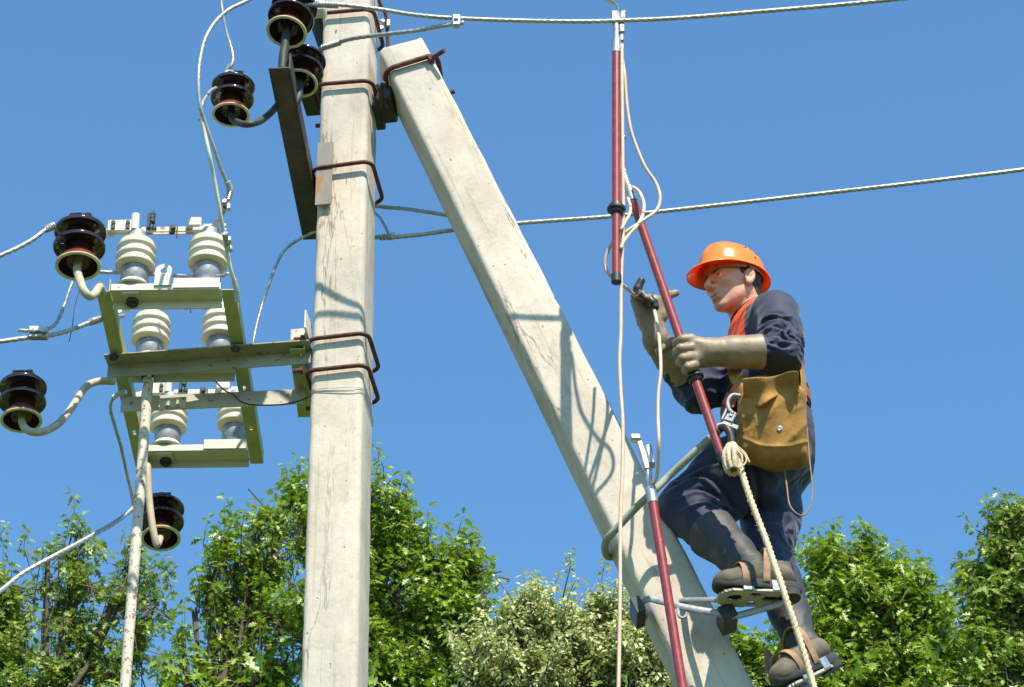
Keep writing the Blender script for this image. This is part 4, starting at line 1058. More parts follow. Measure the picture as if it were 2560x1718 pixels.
def collar_sdf(P):
    a = hp(-.040, 0, -.095); b = NB - Z * .01
    a2 = hp(-.030, 0, -.082)
    d = cap(P, a, b, .070, .086); din = cap(P, a, b, .064, .080)
    d = smax(d, -din, .003)
    ax_ = (a - b).normalized(); t = (P - A3(b)) @ A3(ax_)
    d = smax(d, t - (a - b).length * .98, .004); d = smax(d, -t - .03, .004)
    Q = hloc(P); gap = ell(Q, (.085, 0, -.13), (.045, .034, .07)); d = smax(d, -gap, .004)
    return d
sdf_obj('collar', collar_sdf, [hp(-.03, 0, -.07), NB - Z * .05], .10, .0032, M['blackcloth'], person)

# ---- trousers
def folds(Q, ax_, f1, f2, s1, seed):
    ax_ = A3(Vector(ax_).normalized()); s_ = (Q @ ax_)[:, None] * ax_
    W = Q + s_ * s1 + .05 * np.stack([vnoise(Q * 6, seed + 5), vnoise(Q * 6, seed + 6), vnoise(Q * 6, seed + 7)], 1)
    return bill(W * f1 * .8, seed) - .55, bill(W * f2 * .8 + 3, seed + 1) - .55
LK, RK = J['lkn'], J['rkn']
def trouser_sdf(P):
    d = ell(P, J['pelvis'] + Z * .035, (.128, .160, .115), TM)
    d = smin(d, ell(P, J['pelvis'] - FW_ * .035 - Z * .055, (.110, .155, .10), TM), .05)
    l = chain(P, [J['lhip'], J['lhip'].lerp(LK, .5) + Z * .012, LK, LK.lerp(J['lan'], .40)], [.110, .116, .080, .066], .03)
    l = smin(l, ell(P, LK.lerp(J['lhip'], .25) - Z * .045 + X_ * .01, (.10, .07, .05)), .04)
    r_ = chain(P, [J['rhip'], J['rhip'].lerp(RK, .5), RK, RK.lerp(J['ran'], .38)], [.103, .090, .070, .066], .03)
    d = smin(smin(d, l, .035), r_, .03)
    near = np.abs(d) < .03; Q = P[near]
    if len(Q):
        a1, a2 = folds(Q, (J['lhip'] - LK), 10, 22, -.5, 11)
        b1, b2 = folds(Q, (J['rhip'] - RK) * -1, 9, 20, 1.0, 21)
        wl = np.clip((A3(J['rhip'])[0] - .02 - Q[:, 0]) / .1, 0, 1)
        k = np.exp(-(np.linalg.norm(Q - A3(LK), axis=1) / .16) ** 2)
        d[near] -= wl * (.007 + .006 * k) * (a1 + .5 * a2) + (1 - wl) * .011 * (b1 + .5 * b2)
        d[near] = creases(Q, d[near], [([(1668, 1258), (1715, 1236), (1756, 1240), (1790, 1264), (1825, 1297)], .008, .012), ([(1690, 1288), (1734, 1271), (1774, 1281), (1808, 1297)], .007, .010), ([(1715, 1314), (1762, 1305), (1799, 1320)], .007, .010), ([(1690, 1232), (1744, 1216), (1815, 1214)], .008, .010), ([(1718, 1180), (1774, 1166), (1800, 1170)], .008, .009), ([(1840, 1180), (1880, 1230), (1900, 1290)], .010, .009), ([(1990, 1290), (1960, 1330), (1975, 1370)], .008, .010)], J['lkn'].y - .10)
    return d
tpts = [J['pelvis'] + Z * .14, J['pelvis'] - Z * .1, LK, LK.lerp(J['lan'], .45), RK, RK.lerp(J['ran'], .45), J['rhip'], J['lhip']]
sdf_obj('trousers', trouser_sdf, tpts, .125, .0054, M['navy'], person)
# belt: red-brown webbing over black
wb = MB(); cW = J['waist'] - Z * .055; P_ = rrect(cW, FW_, -SLh, .262, .325, .125, 10)
wb.tube(P_ + [P_[0]], .005, n=8, cap=False, flat=5.0, fdir=None) if False else None
def belt(mb, c, lx, ly, h, t):
    ring_ = rrect(c, FW_, -SLh, lx, ly, .118, 12); n = len(ring_); V = []
    for p in ring_:
        q = (p - c).normalized()
        V += [p + Z * h / 2, p + q * t + Z * h / 2, p + q * t - Z * h / 2, p - Z * h / 2]
    Fc = []
    for k in range(n):
        k2 = (k + 1) % n
        for e in range(4): Fc.append((4 * k + e, 4 * k + (e + 1) % 4, 4 * k2 + (e + 1) % 4, 4 * k2 + e))
    return mb.add(V, Fc)
belt(wb, cW, .262, .325, .036, .004); bl = wb.build('safety_belt', M['redleather'], person, auto=50)
wb = MB(); belt(wb, cW + Z * .002, .255, .318, .075, .005); wb.build('belt_padding', M['blackcloth'], person, auto=50)

# ---- boots
def foot_frame(an, toe, heel):
    f = (toe - heel).normalized(); l = Z.cross(f).normalized(); l = (l - f * l.dot(f)).normalized(); u = f.cross(l).normalized()
    if u.z < 0: u = -u
    return f, l, u
def boot(an, kn, toe, heel, t0, r0, r1, nm, region_dust):
    f, l, u = foot_frame(an, toe, heel); L = (toe - heel).length; mid = (toe + heel) / 2
    FM = np.array([list(f), list(l), list(u)], dtype=np.float32)
    top = an.lerp(kn, t0)
    def sd(P):
        Q = (P - A3(mid)) @ FM.T
        half = L / 2
        d = chain(Q, [(half - .040, 0, .034), (.02, 0, .044), (-half + .055, 0, .050)], [.034, .044, .044], .02)
        d = smin(d, ell(Q, (half - .055, .0, .030), (.055, .045, .030)), .02)
        d = smax(d, -(Q[:, 2] - .012), .003)
        anl = (A3(an) - A3(mid)) @ FM.T; tpl = (A3(top) - A3(mid)) @ FM.T
        sh = chain(Q, [tuple(anl), tuple(anl * .55 + tpl * .45), tuple(tpl)], [.050, r0, r1], .02)
        ax_ = (tpl - anl) / np.linalg.norm(tpl - anl); t = (Q - anl) @ ax_
        sh = smax(sh, t - np.linalg.norm(tpl - anl), .002)
        inn = chain(Q, [tuple(anl * .5 + tpl * .5), tuple(tpl + ax_ * .05)], [r0 - .005, r1 - .004 + .004], .01)
        sh = smax(sh, -(inn), .002)
        d = smin(d, sh, .025)
        near = np.abs(d) < .02; W = P[near]
        if len(W):
            cr = np.exp(-(np.linalg.norm(W - A3(an), axis=1) / .07) ** 2)
            a1, a2 = folds(W, Vector(f) * .5 + Vector(u), 16, 30, 1.6, 33)
            d[near] -= (.0015 + .007 * cr) * (a1 + .4 * a2)
        return d
    def reg(C):
        Q = (C - A3(mid)) @ FM.T; return ((Q[:, 2] < .085) & (np.linalg.norm(C - A3(top), axis=1) > .10)).astype(int)
    b = sdf_obj('boot', sd, [toe, heel, top, an, toe + u * .08, heel + u * .08], .07, .0040, M['boot'], person, mats=[M['boot'], M['bootfoot']], region=reg)
    s = MB()                                                # rubber sole with a raised edge and a heel
    out = []
    for k in range(40):
        a = 2 * math.pi * k / 40; c_, s_ = math.cos(a), math.sin(a)
        x = c_ * (L / 2 + .004) ; wd = .047 * (1 + .10 * c_) * (1 - .12 * math.exp(-((c_ + .25) / .35) ** 2)); y = math.copysign(abs(s_) ** .8, s_) * wd
        out.append((x, y))
    rings = []
    for (uu, sc) in ((.026, .985), (.020, 1.01), (.010, 1.02), (.0, 1.01), (-.004, .97)):
        rings.append([mid + f * x * sc + l * y * sc + u * (uu + (.010 * max(0, x / (L / 2) - .5) * 2)) for x, y in out])
    loft(rings[::-1], s)
    hb = [mid + f * (-L / 2 + .036 + .034 * math.cos(2 * math.pi * k / 24)) + l * .040 * math.sin(2 * math.pi * k / 24) for k in range(24)]
    loft([[p - u * .022 for p in hb], [p - u * .018 for p in hb], [p + u * .0 for p in hb]], s)
    s.build('sole', M['sole'], b, auto=45)
    return b, (mid, f, l, u, L)
toeL, heelL = atp(1788, 1478, 8.27), atp(2000, 1484, 8.33)
bootL, FL_ = boot(J['lan'] + Z * .0, LK, toeL, heelL, .60, .060, .082, 'l', 0)
toeR, heelR = atp(1945, 1722, 8.34), atp(2092, 1652, 8.44)
bootR, FR_ = boot(atp(2000, 1606, 8.43), RK, toeR, heelR, .74, .060, .076, 'r', 0)

# ---- gloves
def glove_near(P):
    w_, h_, e_ = J['lwr'], J['lha'], J['lel'].lerp(J['lwr'], .34)
    cuff = atp(1905, 879, 8.262)
    d = chain(P, [cuff, cuff.lerp(w_, .55), w_], [.0560, .0500, .0400], .02)
    ax_ = A3((cuff - w_).normalized()); t = (P - A3(cuff)) @ ax_
    d = smax(d, t, .002)
    inn = cap(P, cuff.lerp(w_, .25), cuff + Vector(ax_.tolist()) * .05,   .045, .0475); d = smax(d, -inn, .002)
    palm = smin(cap(P, w_, atp(1728, 862, 8.215), .040, .030), cap(P, w_, atp(1722, 906, 8.215), .036, .026), .02)
    d = smin(d, palm, .022)
    G = [[(1728, 848, 8.20), (1705, 850, 8.195), (1692, 858, 8.225), (1700, 866, 8.262)],
         [(1726, 872, 8.20), (1702, 872, 8.190), (1692, 880, 8.22), (1704, 888, 8.262)],
         [(1728, 895, 8.20), (1708, 897, 8.190), (1701, 904, 8.22), (1714, 910, 8.262)],
         [(1736, 914, 8.205), (1720, 919, 8.195), (1714, 925, 8.22), (1726, 930, 8.258)]]
    for k, g_ in enumerate(G):
        pts = [atp(*q) for q in g_]; rr = [.0170, .0160, .0150, .0130] if k < 3 else [.0150, .0140, .0130, .0115]
        f = chain(P, pts, rr, .004); d = smin(d, f, .0045)
    th = chain(P, [atp(1748, 862, 8.25), atp(1712, 850, 8.275), atp(1680, 858, 8.285), atp(1646, 880, 8.285)], [.024, .0185, .0160, .0125], .012)
    d = smin(d, th, .010)
    near = np.abs(d) < .02; Q = P[near]
    if len(Q):
        k = np.exp(-(np.linalg.norm(Q - A3(w_.lerp(h_, .5)), axis=1) / .06) ** 2)
        a1, a2 = folds(Q, (w_ - h_), 15, 34, .2, 51); d[near] -= (.0012 + .006 * k) * (a1 + .4 * a2)
    return d
gp = [atp(1905, 840, 8.25), atp(1905, 925, 8.25), atp(1640, 880, 8.28), atp(1700, 935, 8.2), J['lwr']]
sdf_obj('glove', glove_near, gp, .065, .0034, M['glove'], person)
def glove_far(P):
    w_, h_ = J['rwr'], J['rha']; cuff = atp(1716, 935, 8.55)
    d = chain(P, [cuff, cuff.lerp(w_, .5), w_], [.058, .052, .040], .02)
    ax_ = A3((cuff - w_).normalized()); t = (P - A3(cuff)) @ ax_; d = smax(d, t, .002)
    palm = smin(cap(P, w_, atp(1596, 752, 8.40), .038, .027), cap(P, w_, atp(1636, 756, 8.41), .034, .026), .02)
    d = smin(d, palm, .018)
    G = [([(1592, 752, 8.40), (1588, 740, 8.375), (1594, 722, 8.365), (1604, 702, 8.36)], [.017, .0150, .0140, .0120]),     # index, raised
         ([(1606, 752, 8.40), (1600, 737, 8.375), (1607, 738, 8.345), (1615, 748, 8.342)], [.0165, .0150, .0140, .012]),
         ([(1618, 756, 8.40), (1614, 742, 8.375), (1622, 744, 8.345), (1630, 756, 8.342)], [.0165, .0150, .0135, .012]),
         ([(1632, 764, 8.40), (1628, 752, 8.375), (1634, 756, 8.348), (1638, 768, 8.348)], [.0155, .0135, .0125, .011])]
    for pts, rr in G: d = smin(d, chain(P, [atp(*q) for q in pts], rr, .004), .004)
    th = chain(P, [atp(1654, 790, 8.42), atp(1652, 756, 8.43), atp(1668, 740, 8.44), atp(1690, 733, 8.45)], [.022, .0175, .0155, .012], .01)
    d = smin(d, th, .008)
    near = np.abs(d) < .02; Q = P[near]
    if len(Q):
        k = np.exp(-(np.linalg.norm(Q - A3(w_), axis=1) / .09) ** 2)
        a1, a2 = folds(Q, (w_ - h_), 13, 30, .9, 61); d[near] -= (.0014 + .009 * k) * (a1 + .4 * a2)
    return d
DK = [(atp(1594, 722, 8.365), .035), (atp(1604, 702, 8.36), .03), (atp(1612, 745, 8.34), .022), (atp(1626, 752, 8.34), .022), (atp(1636, 764, 8.345), .022), (atp(1590, 738, 8.37), .014)]
def gfr(C):
    r = np.zeros(len(C), int)
    for c, q in DK: r[np.linalg.norm(C - A3(c), axis=1) < q] = 1
    return r
sdf_obj('glove', glove_far, [atp(1716, 935, 8.55), atp(1590, 700, 8.36), atp(1692, 733, 8.45), J['rwr']], .065, .0034, M['glove'], person, mats=[M['glove'], M['glovedark']], region=gfr)
def pxp(L): return [atp(*p) for p in L]
# ------------------------------------------------------------------ things he carries and stands on
# canvas bag
bagc = atp(1932, 1062, 8.30); bu_ = (X_ * .97 + Y_ * -.10 + Z * -.02).normalized(); bn_ = (Vector((-.10, -.93, -.22))).normalized()
bn_ = (bn_ - bu_ * bn_.dot(bu_)).normalized(); bw_ = bn_.cross(bu_).normalized()
if bw_.z < 0: bw_ = -bw_
BM = np.array([list(bu_), list(bn_), list(bw_)], dtype=np.float32)     # right, toward viewer, up
BGW, BGH, BGD = .206, .235, .105
def bl_(x, y, z): return bagc + bu_ * x + bn_ * y + bw_ * z
def bag_sdf(P):
    Q = (P - A3(bagc)) @ BM.T
    x = Q[:, 0] * (1 + .22 * Q[:, 2] * 0); z = Q[:, 2] - .05 * Q[:, 0] * 0
    S2 = np.stack([Q[:, 0] * (1.0 + .35 * np.clip(Q[:, 2], -.12, .12)), Q[:, 1] - .012 * np.sin(Q[:, 2] * 14 + 1) , Q[:, 2] + .10 * Q[:, 0]], 1)
    d = rbox(S2, (0, 0, 0), (BGW / 2, BGD / 2 , BGH / 2), .026)
    bul = .014 * np.exp(-((Q[:, 0]) / .07) ** 2 - ((Q[:, 2] + .03) / .07) ** 2) + .016 * np.exp(-((Q[:, 0] + .01) / .06) ** 2 - ((Q[:, 2] + .13) / .05) ** 2)
    d = d - bul
    # folded-over edge seam along the bottom front
    near = np.abs(d) < .02; W = P[near]
    if len(W):
        q = (W - A3(bagc)) @ BM.T
        ax_ = A3((.55, 0, .83)); s_ = (q @ ax_)[:, None] * ax_; V = q - s_ * .55 + .03 * np.stack([vnoise(q * 12, 3), vnoise(q * 12, 4), vnoise(q * 12, 8)], 1)
        d[near] -= .010 * (ridge(V * 16, 71) ** 2 - .4) + .003 * (ridge(V * 46, 72) ** 2 - .4) + .010 * (vnoise(q * 9, 73) - .5)
        seam = np.exp(-((q[:, 2] + .10 * q[:, 0] + BGH / 2 - .022 - .03 * (np.abs(q[:, 0]) / .1) ** 2) / .0045) ** 2) * (q[:, 1] > BGD / 2 - .03) + np.exp(-((q[:, 0] + BGW / 2 - .012) / .004) ** 2) * (q[:, 1] > 0)
        d[near] -= .0045 * seam
    return d
bag = thing('tool_bag', 'ochre canvas tool bag hanging at his hip', 'bag', bl_(0, 0, -BGH / 2))
sdf_obj('pouch', bag_sdf, [bl_(-.11, -.05, -.13), bl_(.11, .06, .13), bl_(-.11, .06, .13), bl_(.11, -.05, -.13)], .04, .0042, M['canvas'], bag)
def flap_sdf(P):
    Q = (P - A3(bagc)) @ BM.T
    u_, v_ = Q[:, 0], Q[:, 2]
    # crumpled flap thrown back over the upper left of the pouch
    yy = BGD / 2 + .022 + .018 * np.sin(u_ * 42 + 1.2 + v_ * 20) + .010 * np.sin(v_ * 60 - u_ * 15) + .020 * np.clip((v_ - .05) * 6, -1, 1)
    d = np.abs(Q[:, 1] - yy) * .62 - .0032
    edge = v_ - (.040 + .36 * np.abs(u_ + .035) + .012 * np.sin(u_ * 50))
    d = smax(d, -edge, .003); d = smax(d, v_ - (BGH / 2 + .012 + .01 * np.sin(u_ * 30)), .003); d = smax(d, np.abs(u_ - .0) - .088, .003)
    return d
sdf_obj('flap', flap_sdf, [bl_(-.09, .02, .02), bl_(.09, .11, .14)] + [bl_(.09, .02, .14), bl_(-.09, .11, .02)], .02, .0034, M['canvas'], bag)
def ribbon(mb, P, wdt, th, nrm):
    P = [Vector(p) for p in P]; V = []
    for i, p in enumerate(P):
        t = (P[min(i + 1, len(P) - 1)] - P[max(i - 1, 0)]).normalized(); n_ = Vector(nrm(p) if callable(nrm) else nrm); n_ = (n_ - t * n_.dot(t)).normalized(); s = t.cross(n_)
        V += [p + s * wdt / 2 + n_ * th / 2, p - s * wdt / 2 + n_ * th / 2, p - s * wdt / 2 - n_ * th / 2, p + s * wdt / 2 - n_ * th / 2]
    Fc = [tuple((0, 1, 2, 3))]
    for i in range(len(P) - 1):
        for e in range(4): Fc.append((4 * i + e, 4 * i + (e + 1) % 4, 4 * i + 4 + (e + 1) % 4, 4 * i + 4 + e))
    Fc.append((4 * len(P) - 1, 4 * len(P) - 2, 4 * len(P) - 3, 4 * len(P) - 4)); return mb.add(V, Fc)
m = MB(); ribbon(m, spline([atp(1826, 880, 8.36), atp(1832, 925, 8.30), atp(1842, 950, 8.29), atp(1862, 972, 8.27), atp(1874, 1000, 8.25)], .01), .036, .004, (-.3, -1, .1))
m.build('strap', M['canvas'], bag)
m = MB(); ribbon(m, spline([atp(1996, 880, 8.54), atp(2006, 930, 8.49), atp(2009, 975, 8.40), atp(1996, 1010, 8.30)], .01), .038, .004, (1, -.5, .1))
m.build('strap', M['canvas'], bag)
m = MB(); c = bl_(.022, BGD / 2 + .016, -.038); q = Z.rotation_difference(bn_).to_matrix().to_4x4(); q.translation = c
m.lathe([(.008, -.004), (.0085, .002), (.006, .0035), (.0035, .003), (.0001, .0025)], q, 24); m.build('button', M['galv'], bag)
m = MB(); m.tube(spline([atp(1990, 982, 8.29), atp(2012, 985, 8.28), atp(2016, 1000, 8.28), atp(2012, 1020, 8.28), atp(2018, 1080, 8.28), atp(2024, 1150, 8.28), atp(2030, 1210, 8.28), atp(2027, 1262, 8.28), atp(2010, 1288, 8.28), atp(1992, 1284, 8.28), atp(1974, 1262, 8.29), atp(1967, 1215, 8.31), atp(1961, 1170, 8.34)], .01), .0024, n=8)
m.build('cord_loop', M['leather'], bag)
# snap hook, lanyard hose, rope
hk = thing('snap_hook', 'steel snap hook at the front of his belt', 'hook', atp(1825, 1060, 8.27))
m = MB(); m.tube(spline([atp(1852, 990, 8.24), atp(1832, 988, 8.24), atp(1820, 1002, 8.24), atp(1822, 1022, 8.24), atp(1832, 1034, 8.24)], .006), .0065, n=10); m.build('gate', M['zinc'], hk)
m = MB(); ax1 = (atp(1838, 1022, 8.25) - atp(1818, 1066, 8.25)).normalized(); sx1 = ax1.cross(Y_).normalized()
c = atp(1824, 1048, 8.25); m.box(c, ax1, sx1, Y_, .055, .030, .018, .004); m.box(c - ax1 * .022 - sx1 * .012, ax1, sx1, Y_, .018, .05, .012, .003); m.box(c + ax1 * .008 + sx1 * .020, ax1, sx1, Y_, .05, .008, .022, .002)
m.box(c - ax1 * .008 - Y_ * .01, ax1, sx1, Y_, .012, .026, .006, .001); m.hexnut(c + ax1 * .01 - Y_ * .011, Y_, .006, .005); m.build('hook_body', M['zinc'], hk)
m = MB(); m.box(atp(1826, 1000, 8.30), sx1, ax1, Y_, .04, .05, .008, .003); m.build('belt_tab', M['redleather'], hk)
ln = thing('safety_lanyard', 'grey-green hose lanyard slung round the slanting brace to his belt', 'lanyard', at(1650, 1215, 8.42))
m = MB(); m.tube(spline(pxs([(1800, 1075, 8.40), (1770, 1100, 8.41), (1720, 1146, 8.43), (1668, 1195, 8.46), (1630, 1232, 8.45), (1590, 1270, 8.50), (1552, 1310, 8.53), (1525, 1340, 8.555), (1516, 1352, 8.59), (1512, 1372, 8.68), (1520, 1392, 8.78), (1545, 1386, 8.83), (1600, 1345, 8.83), (1680, 1290, 8.84), (1740, 1240, 8.84)]), .01), .0118, n=14); m.build('hose', M['strap'], ln)
rp = thing('rope', 'hairy natural rope with a bound knot, running from his belt down past his boots', 'rope', atp(1836, 1140, 8.2))
rpts = [(1838, 1120, 8.20), (1846, 1150, 8.19), (1856, 1185, 8.19), (1870, 1230, 8.18), (1892, 1290, 8.17), (1915, 1350, 8.16), (1934, 1405, 8.14), (1950, 1450, 8.12), (1966, 1500, 8.11), (1990, 1570, 8.11), (2012, 1640, 8.11), (2035, 1718, 8.11), (2090, 1900, 8.10)]
m = MB(); m.tube(spline(pxp(rpts), .006), .0086, n=18, lobes=3, amp=.22, pitch=.055); m.build('rope_strand', M['ropehemp'], rp)
m = MB(); random.seed(3); RP = spline(pxp(rpts), .006)
for k in range(170):                                        # loose fibres
    i = random.randrange(2, len(RP) - 2); t = (RP[i + 1] - RP[i]).normalized(); a = random.random() * 6.28; o_ = t.orthogonal().normalized(); b_ = t.cross(o_)
    dr = (o_ * math.cos(a) + b_ * math.sin(a)); p = RP[i] + dr * .0075; m.tube([p, p + dr * random.uniform(.003, .008) + t * random.uniform(-.008, .010)], .00045, n=3)
o = m.build('fibres', M['ropehemp'], rp); o['kind'] = 'stuff'
m = MB()
for k in range(9):                                          # tassel of the knot
    a = k / 9 * 6.28; x = math.cos(a); y = math.sin(a)
    P = [atp(1829, 1112, 8.20) + Vector((x * .008, y * .008, 0)), atp(1830, 1135, 8.20) + Vector((x * .024, y * .02, 0)), atp(1832 + 2 * x, 1160, 8.20) + Vector((x * .022, y * .02, 0)), atp(1834, 1178 + 4 * y, 8.20) + Vector((x * .017, y * .015, 0))]
    m.tube(spline(P, .006), .0072, n=10, lobes=3, amp=.2, pitch=.04, radii=None)
m.tube(spline(pxp([(1848, 1125, 8.17), (1862, 1138, 8.17), (1866, 1152, 8.17), (1858, 1165, 8.17)]), .006), .003, n=8); m.tube(spline(pxp([(1846, 1118, 8.17), (1862, 1132, 8.17), (1874, 1156, 8.17)]), .006), .0026, n=8)
m.build('knot', M['ropehemp'], rp)
m = MB(); m.tube(spline(pxp([(1800, 1072, 8.22), (1812, 1068, 8.21), (1822, 1078, 8.20), (1828, 1095, 8.20), (1830, 1116, 8.20)]), .006), .0125, n=14); m.build('whipping', M['black'], rp)
m = MB(); m.tube(spline(pxp([(1796, 1076, 8.23), (1800, 1066, 8.22), (1814, 1064, 8.21), (1824, 1072, 8.20)]), .006), .010, n=14, lobes=3, amp=.2, pitch=.04); m.build('eye_splice', M['ropehemp'], rp)

# pole climbers: one under each boot, its jaws round the brace
def plate(mb, c, f, l, u, L, Wd, th, holes):
    """rounded foot plate with real holes: outer outline bridged to hole outlines by strips of cells"""
    nx, ny = 44, 20; V = {}; verts = []; Fc = []
    def inside(x, y):
        hx = L / 2; hy = Wd / 2; r = hy * .85
        qx = max(0, abs(x) - (hx - r)); qy = max(0, abs(y) - (hy - r))
        if qx * qx + qy * qy > r * r: return False
        for (a, b, ra, rb) in holes:
            if ((x - a) / ra) ** 2 + ((y - b) / rb) ** 2 < 1: return False
        return True
    cell = {}
    for i in range(nx):
        for j in range(ny):
            x = -L / 2 + (i + .5) * L / nx; y = -Wd / 2 + (j + .5) * Wd / ny
            if inside(x, y): cell[(i, j)] = 1
    def vid(i, j, k):
        if (i, j, k) not in V:
            x = -L / 2 + i * L / nx; y = -Wd / 2 + j * Wd / ny
            V[(i, j, k)] = len(verts); verts.append(c + f * x + l * y + u * (k * th))
        return V[(i, j, k)]
    for (i, j) in cell:
        Fc.append((vid(i, j, 0), vid(i, j + 1, 0), vid(i + 1, j + 1, 0), vid(i + 1, j, 0))); Fc.append((vid(i, j, 1), vid(i + 1, j, 1), vid(i + 1, j + 1, 1), vid(i, j + 1, 1)))
        for (di, dj, e) in ((1, 0, ((1, 0), (1, 1))), (-1, 0, ((0, 1), (0, 0))), (0, 1, ((1, 1), (0, 1))), (0, -1, ((0, 0), (1, 0)))):
            if (i + di, j + dj) not in cell:
                a, b = e; Fc.append((vid(i + a[0], j + a[1], 0), vid(i + b[0], j + b[1], 0), vid(i + b[0], j + b[1], 1), vid(i + a[0], j + a[1], 1)))
    return mb.add(verts, Fc)
def climber(frm, label, jaws=True, off=-.012):
    mid, f, l, u, L = frm; c0 = mid - u * (.016) + f * .012 + l * off
    root = thing('pole_climber', label, 'climber', c0, None)
    m = MB(); plate(m, c0, f, l, u, .225, .100, .007, [(.060, 0, .026, .020), (.0, .024, .020, .012), (.0, -.026, .016, .009), (-.055, .0, .028, .016)])
    o = m.build('foot_plate', M['armpaint2'], root, auto=50)
    m = MB()
    for s in (1, -1):                                       # upstanding cleats holding the boot strap
        m.box(c0 + f * .030 + l * s * .054 + u * .030, f, l, u, .034, .005, .060, .002); m.box(c0 + f * -.062 + l * s * .050 + u * .02, f, l, u, .030, .005, .035, .002)
    build_each(m, 'cleat', M['galv'], root)
    m = MB()                                                # tan leather straps round the boot
    for (x0, hgt, k) in ((.034, .084, 0), (-.03, .150, 1)):
        P = [c0 + f * x0 + l * .056 + u * .03]
        for q in range(9):
            a = math.pi * q / 8; P.append(c0 + f * (x0 - .03 * math.sin(a) * k) + l * .060 * math.cos(a) + u * (.045 + hgt * math.sin(a) ** .7 * .82))
        P.append(c0 + f * x0 - l * .056 + u * .03)
        ribbon(m, spline(P, .008), .022, .004, lambda p: (p - (c0 + f * x0 + u * .05)))
    ribbon(m, spline([c0 + f * .036 - l * .060 * -1 * -1 + u * .040, c0 + f * .052 - l * .066 + u * .072, c0 + f * .020 - l * .074 + u * .118, c0 - f * .006 - l * .078 + u * .150], .008), .020, .004, l)
    build_each(m, 'strap', M['leather'], root)
    return root, c0, f, l, u
c1, cc0, cf, cl_, cu = climber(FL_, 'pole climber with perforated plate and straps under his raised boot, gripping the slanting brace')
m = MB()
arm = pxs([(1960, 1506, 8.44), (1900, 1524, 8.45), (1835, 1540, 8.46), (1792, 1532, 8.47), (1764, 1528, 8.48), (1700, 1516, 8.50), (1650, 1503, 8.53), (1622, 1497, 8.545), (1606, 1508, 8.57), (1603, 1530, 8.64), (1612, 1556, 8.80)])
for i in range(len(arm) - 1): pass
S_arm = spline(arm, .01); m.tube(S_arm, .0078, n=10, flat=1.6, fdir=(0, -1, .2)); m.build('front_jaw', M['zinc'], c1)
m = MB(); m.tube(spline(pxs([(1798, 1500, 8.45), (1730, 1500, 8.56), (1680, 1500, 8.70), (1648, 1500, 8.84)]), .01), .007, n=10, flat=1.5, fdir=(0, -1, .2)); m.build('rear_jaw', M['zinc'], c1)
m = MB(); m.tube(spline(pxs([(1694, 1518, 8.50), (1696, 1538, 8.49), (1706, 1545, 8.485), (1715, 1538, 8.49), (1720, 1520, 8.50)]), .004), .0042, n=8); m.build('eye', M['zinc'], c1)
m = MB()
for cpt, w2, h2 in ((at(1594, 1531, 8.60), .030, .058), (at(1818, 1548, 8.50), .048, .050)):
    m.box(cpt, bu, bd, bv, w2, h2, .10, .002)
build_each(m, 'gripping_pad', M['black'], c1)
c2_, cc0, cf, cl_, cu = climber(FR_, 'pole climber under his lower boot at the bottom of the picture')
m = MB(); q0 = cc0 + cf * .10
m.tube(spline([cc0 - cu * .01, q0 - cu * .02, at(1900, 1790, 8.50), at(1800, 1800, 8.52), at(1728, 1790, 8.56), at(1712, 1800, 8.62), at(1720, 1830, 8.8)], .01), .0078, n=10, flat=1.6, fdir=(0, -1, .2)); m.build('front_jaw', M['zinc'], c2_)
# ------------------------------------------------------------------ trees
def leaf_template(kind):
    if kind == 'oak':                                       # pointed lobes, two halves folded along the midrib
        half = [(0, 0), (.10, .10), (.30, .30), (.24, .14), (.38, .36), (.46, .44), (.44, .20), (.62, .34), (.70, .38), (.66, .13), (.84, .16), (1, 0)]
        half = [(0, 0), (.20, .06), (.26, .27), (.38, .08), (.54, .36), (.62, .09), (.82, .22), (.82, .05), (1, 0)]
    else:
        half = [(0, 0), (.3, .33), (.62, .27), (1, 0)]
    n = len(half); V = [(x, y, .18 * abs(y)) for x, y in half] + [(x, -y, .18 * abs(y)) for x, y in half[1:-1]]
    f1 = list(range(n)); f2 = [0] + list(range(n, n + n - 2)) + [n - 1]
    return np.array(V), [f1, f2[::-1]]
def fast_mesh(name, V, F_list, nper, mt, parent):
    """F_list: list of (F,k) int arrays"""
    me = bpy.data.meshes.new(name); V = V - np.array(parent.location)
    me.vertices.add(len(V)); me.vertices.foreach_set('co', V.astype(np.float32).ravel())
    loops = np.concatenate([f.ravel() for f in F_list]); tot = np.concatenate([np.full(len(f), f.shape[1]) for f in F_list])
    st = np.concatenate([[0], np.cumsum(tot)[:-1]])
    me.loops.add(len(loops)); me.loops.foreach_set('vertex_index', loops.astype(np.int32))
    me.polygons.add(len(tot)); me.polygons.foreach_set('loop_start', st.astype(np.int32)); me.polygons.foreach_set('loop_total', tot.astype(np.int32))
    me.update(calc_edges=True); me.validate(); me.materials.append(mt)
    o = bpy.data.objects.new(name, me); COL.objects.link(o); o.parent = parent; return o
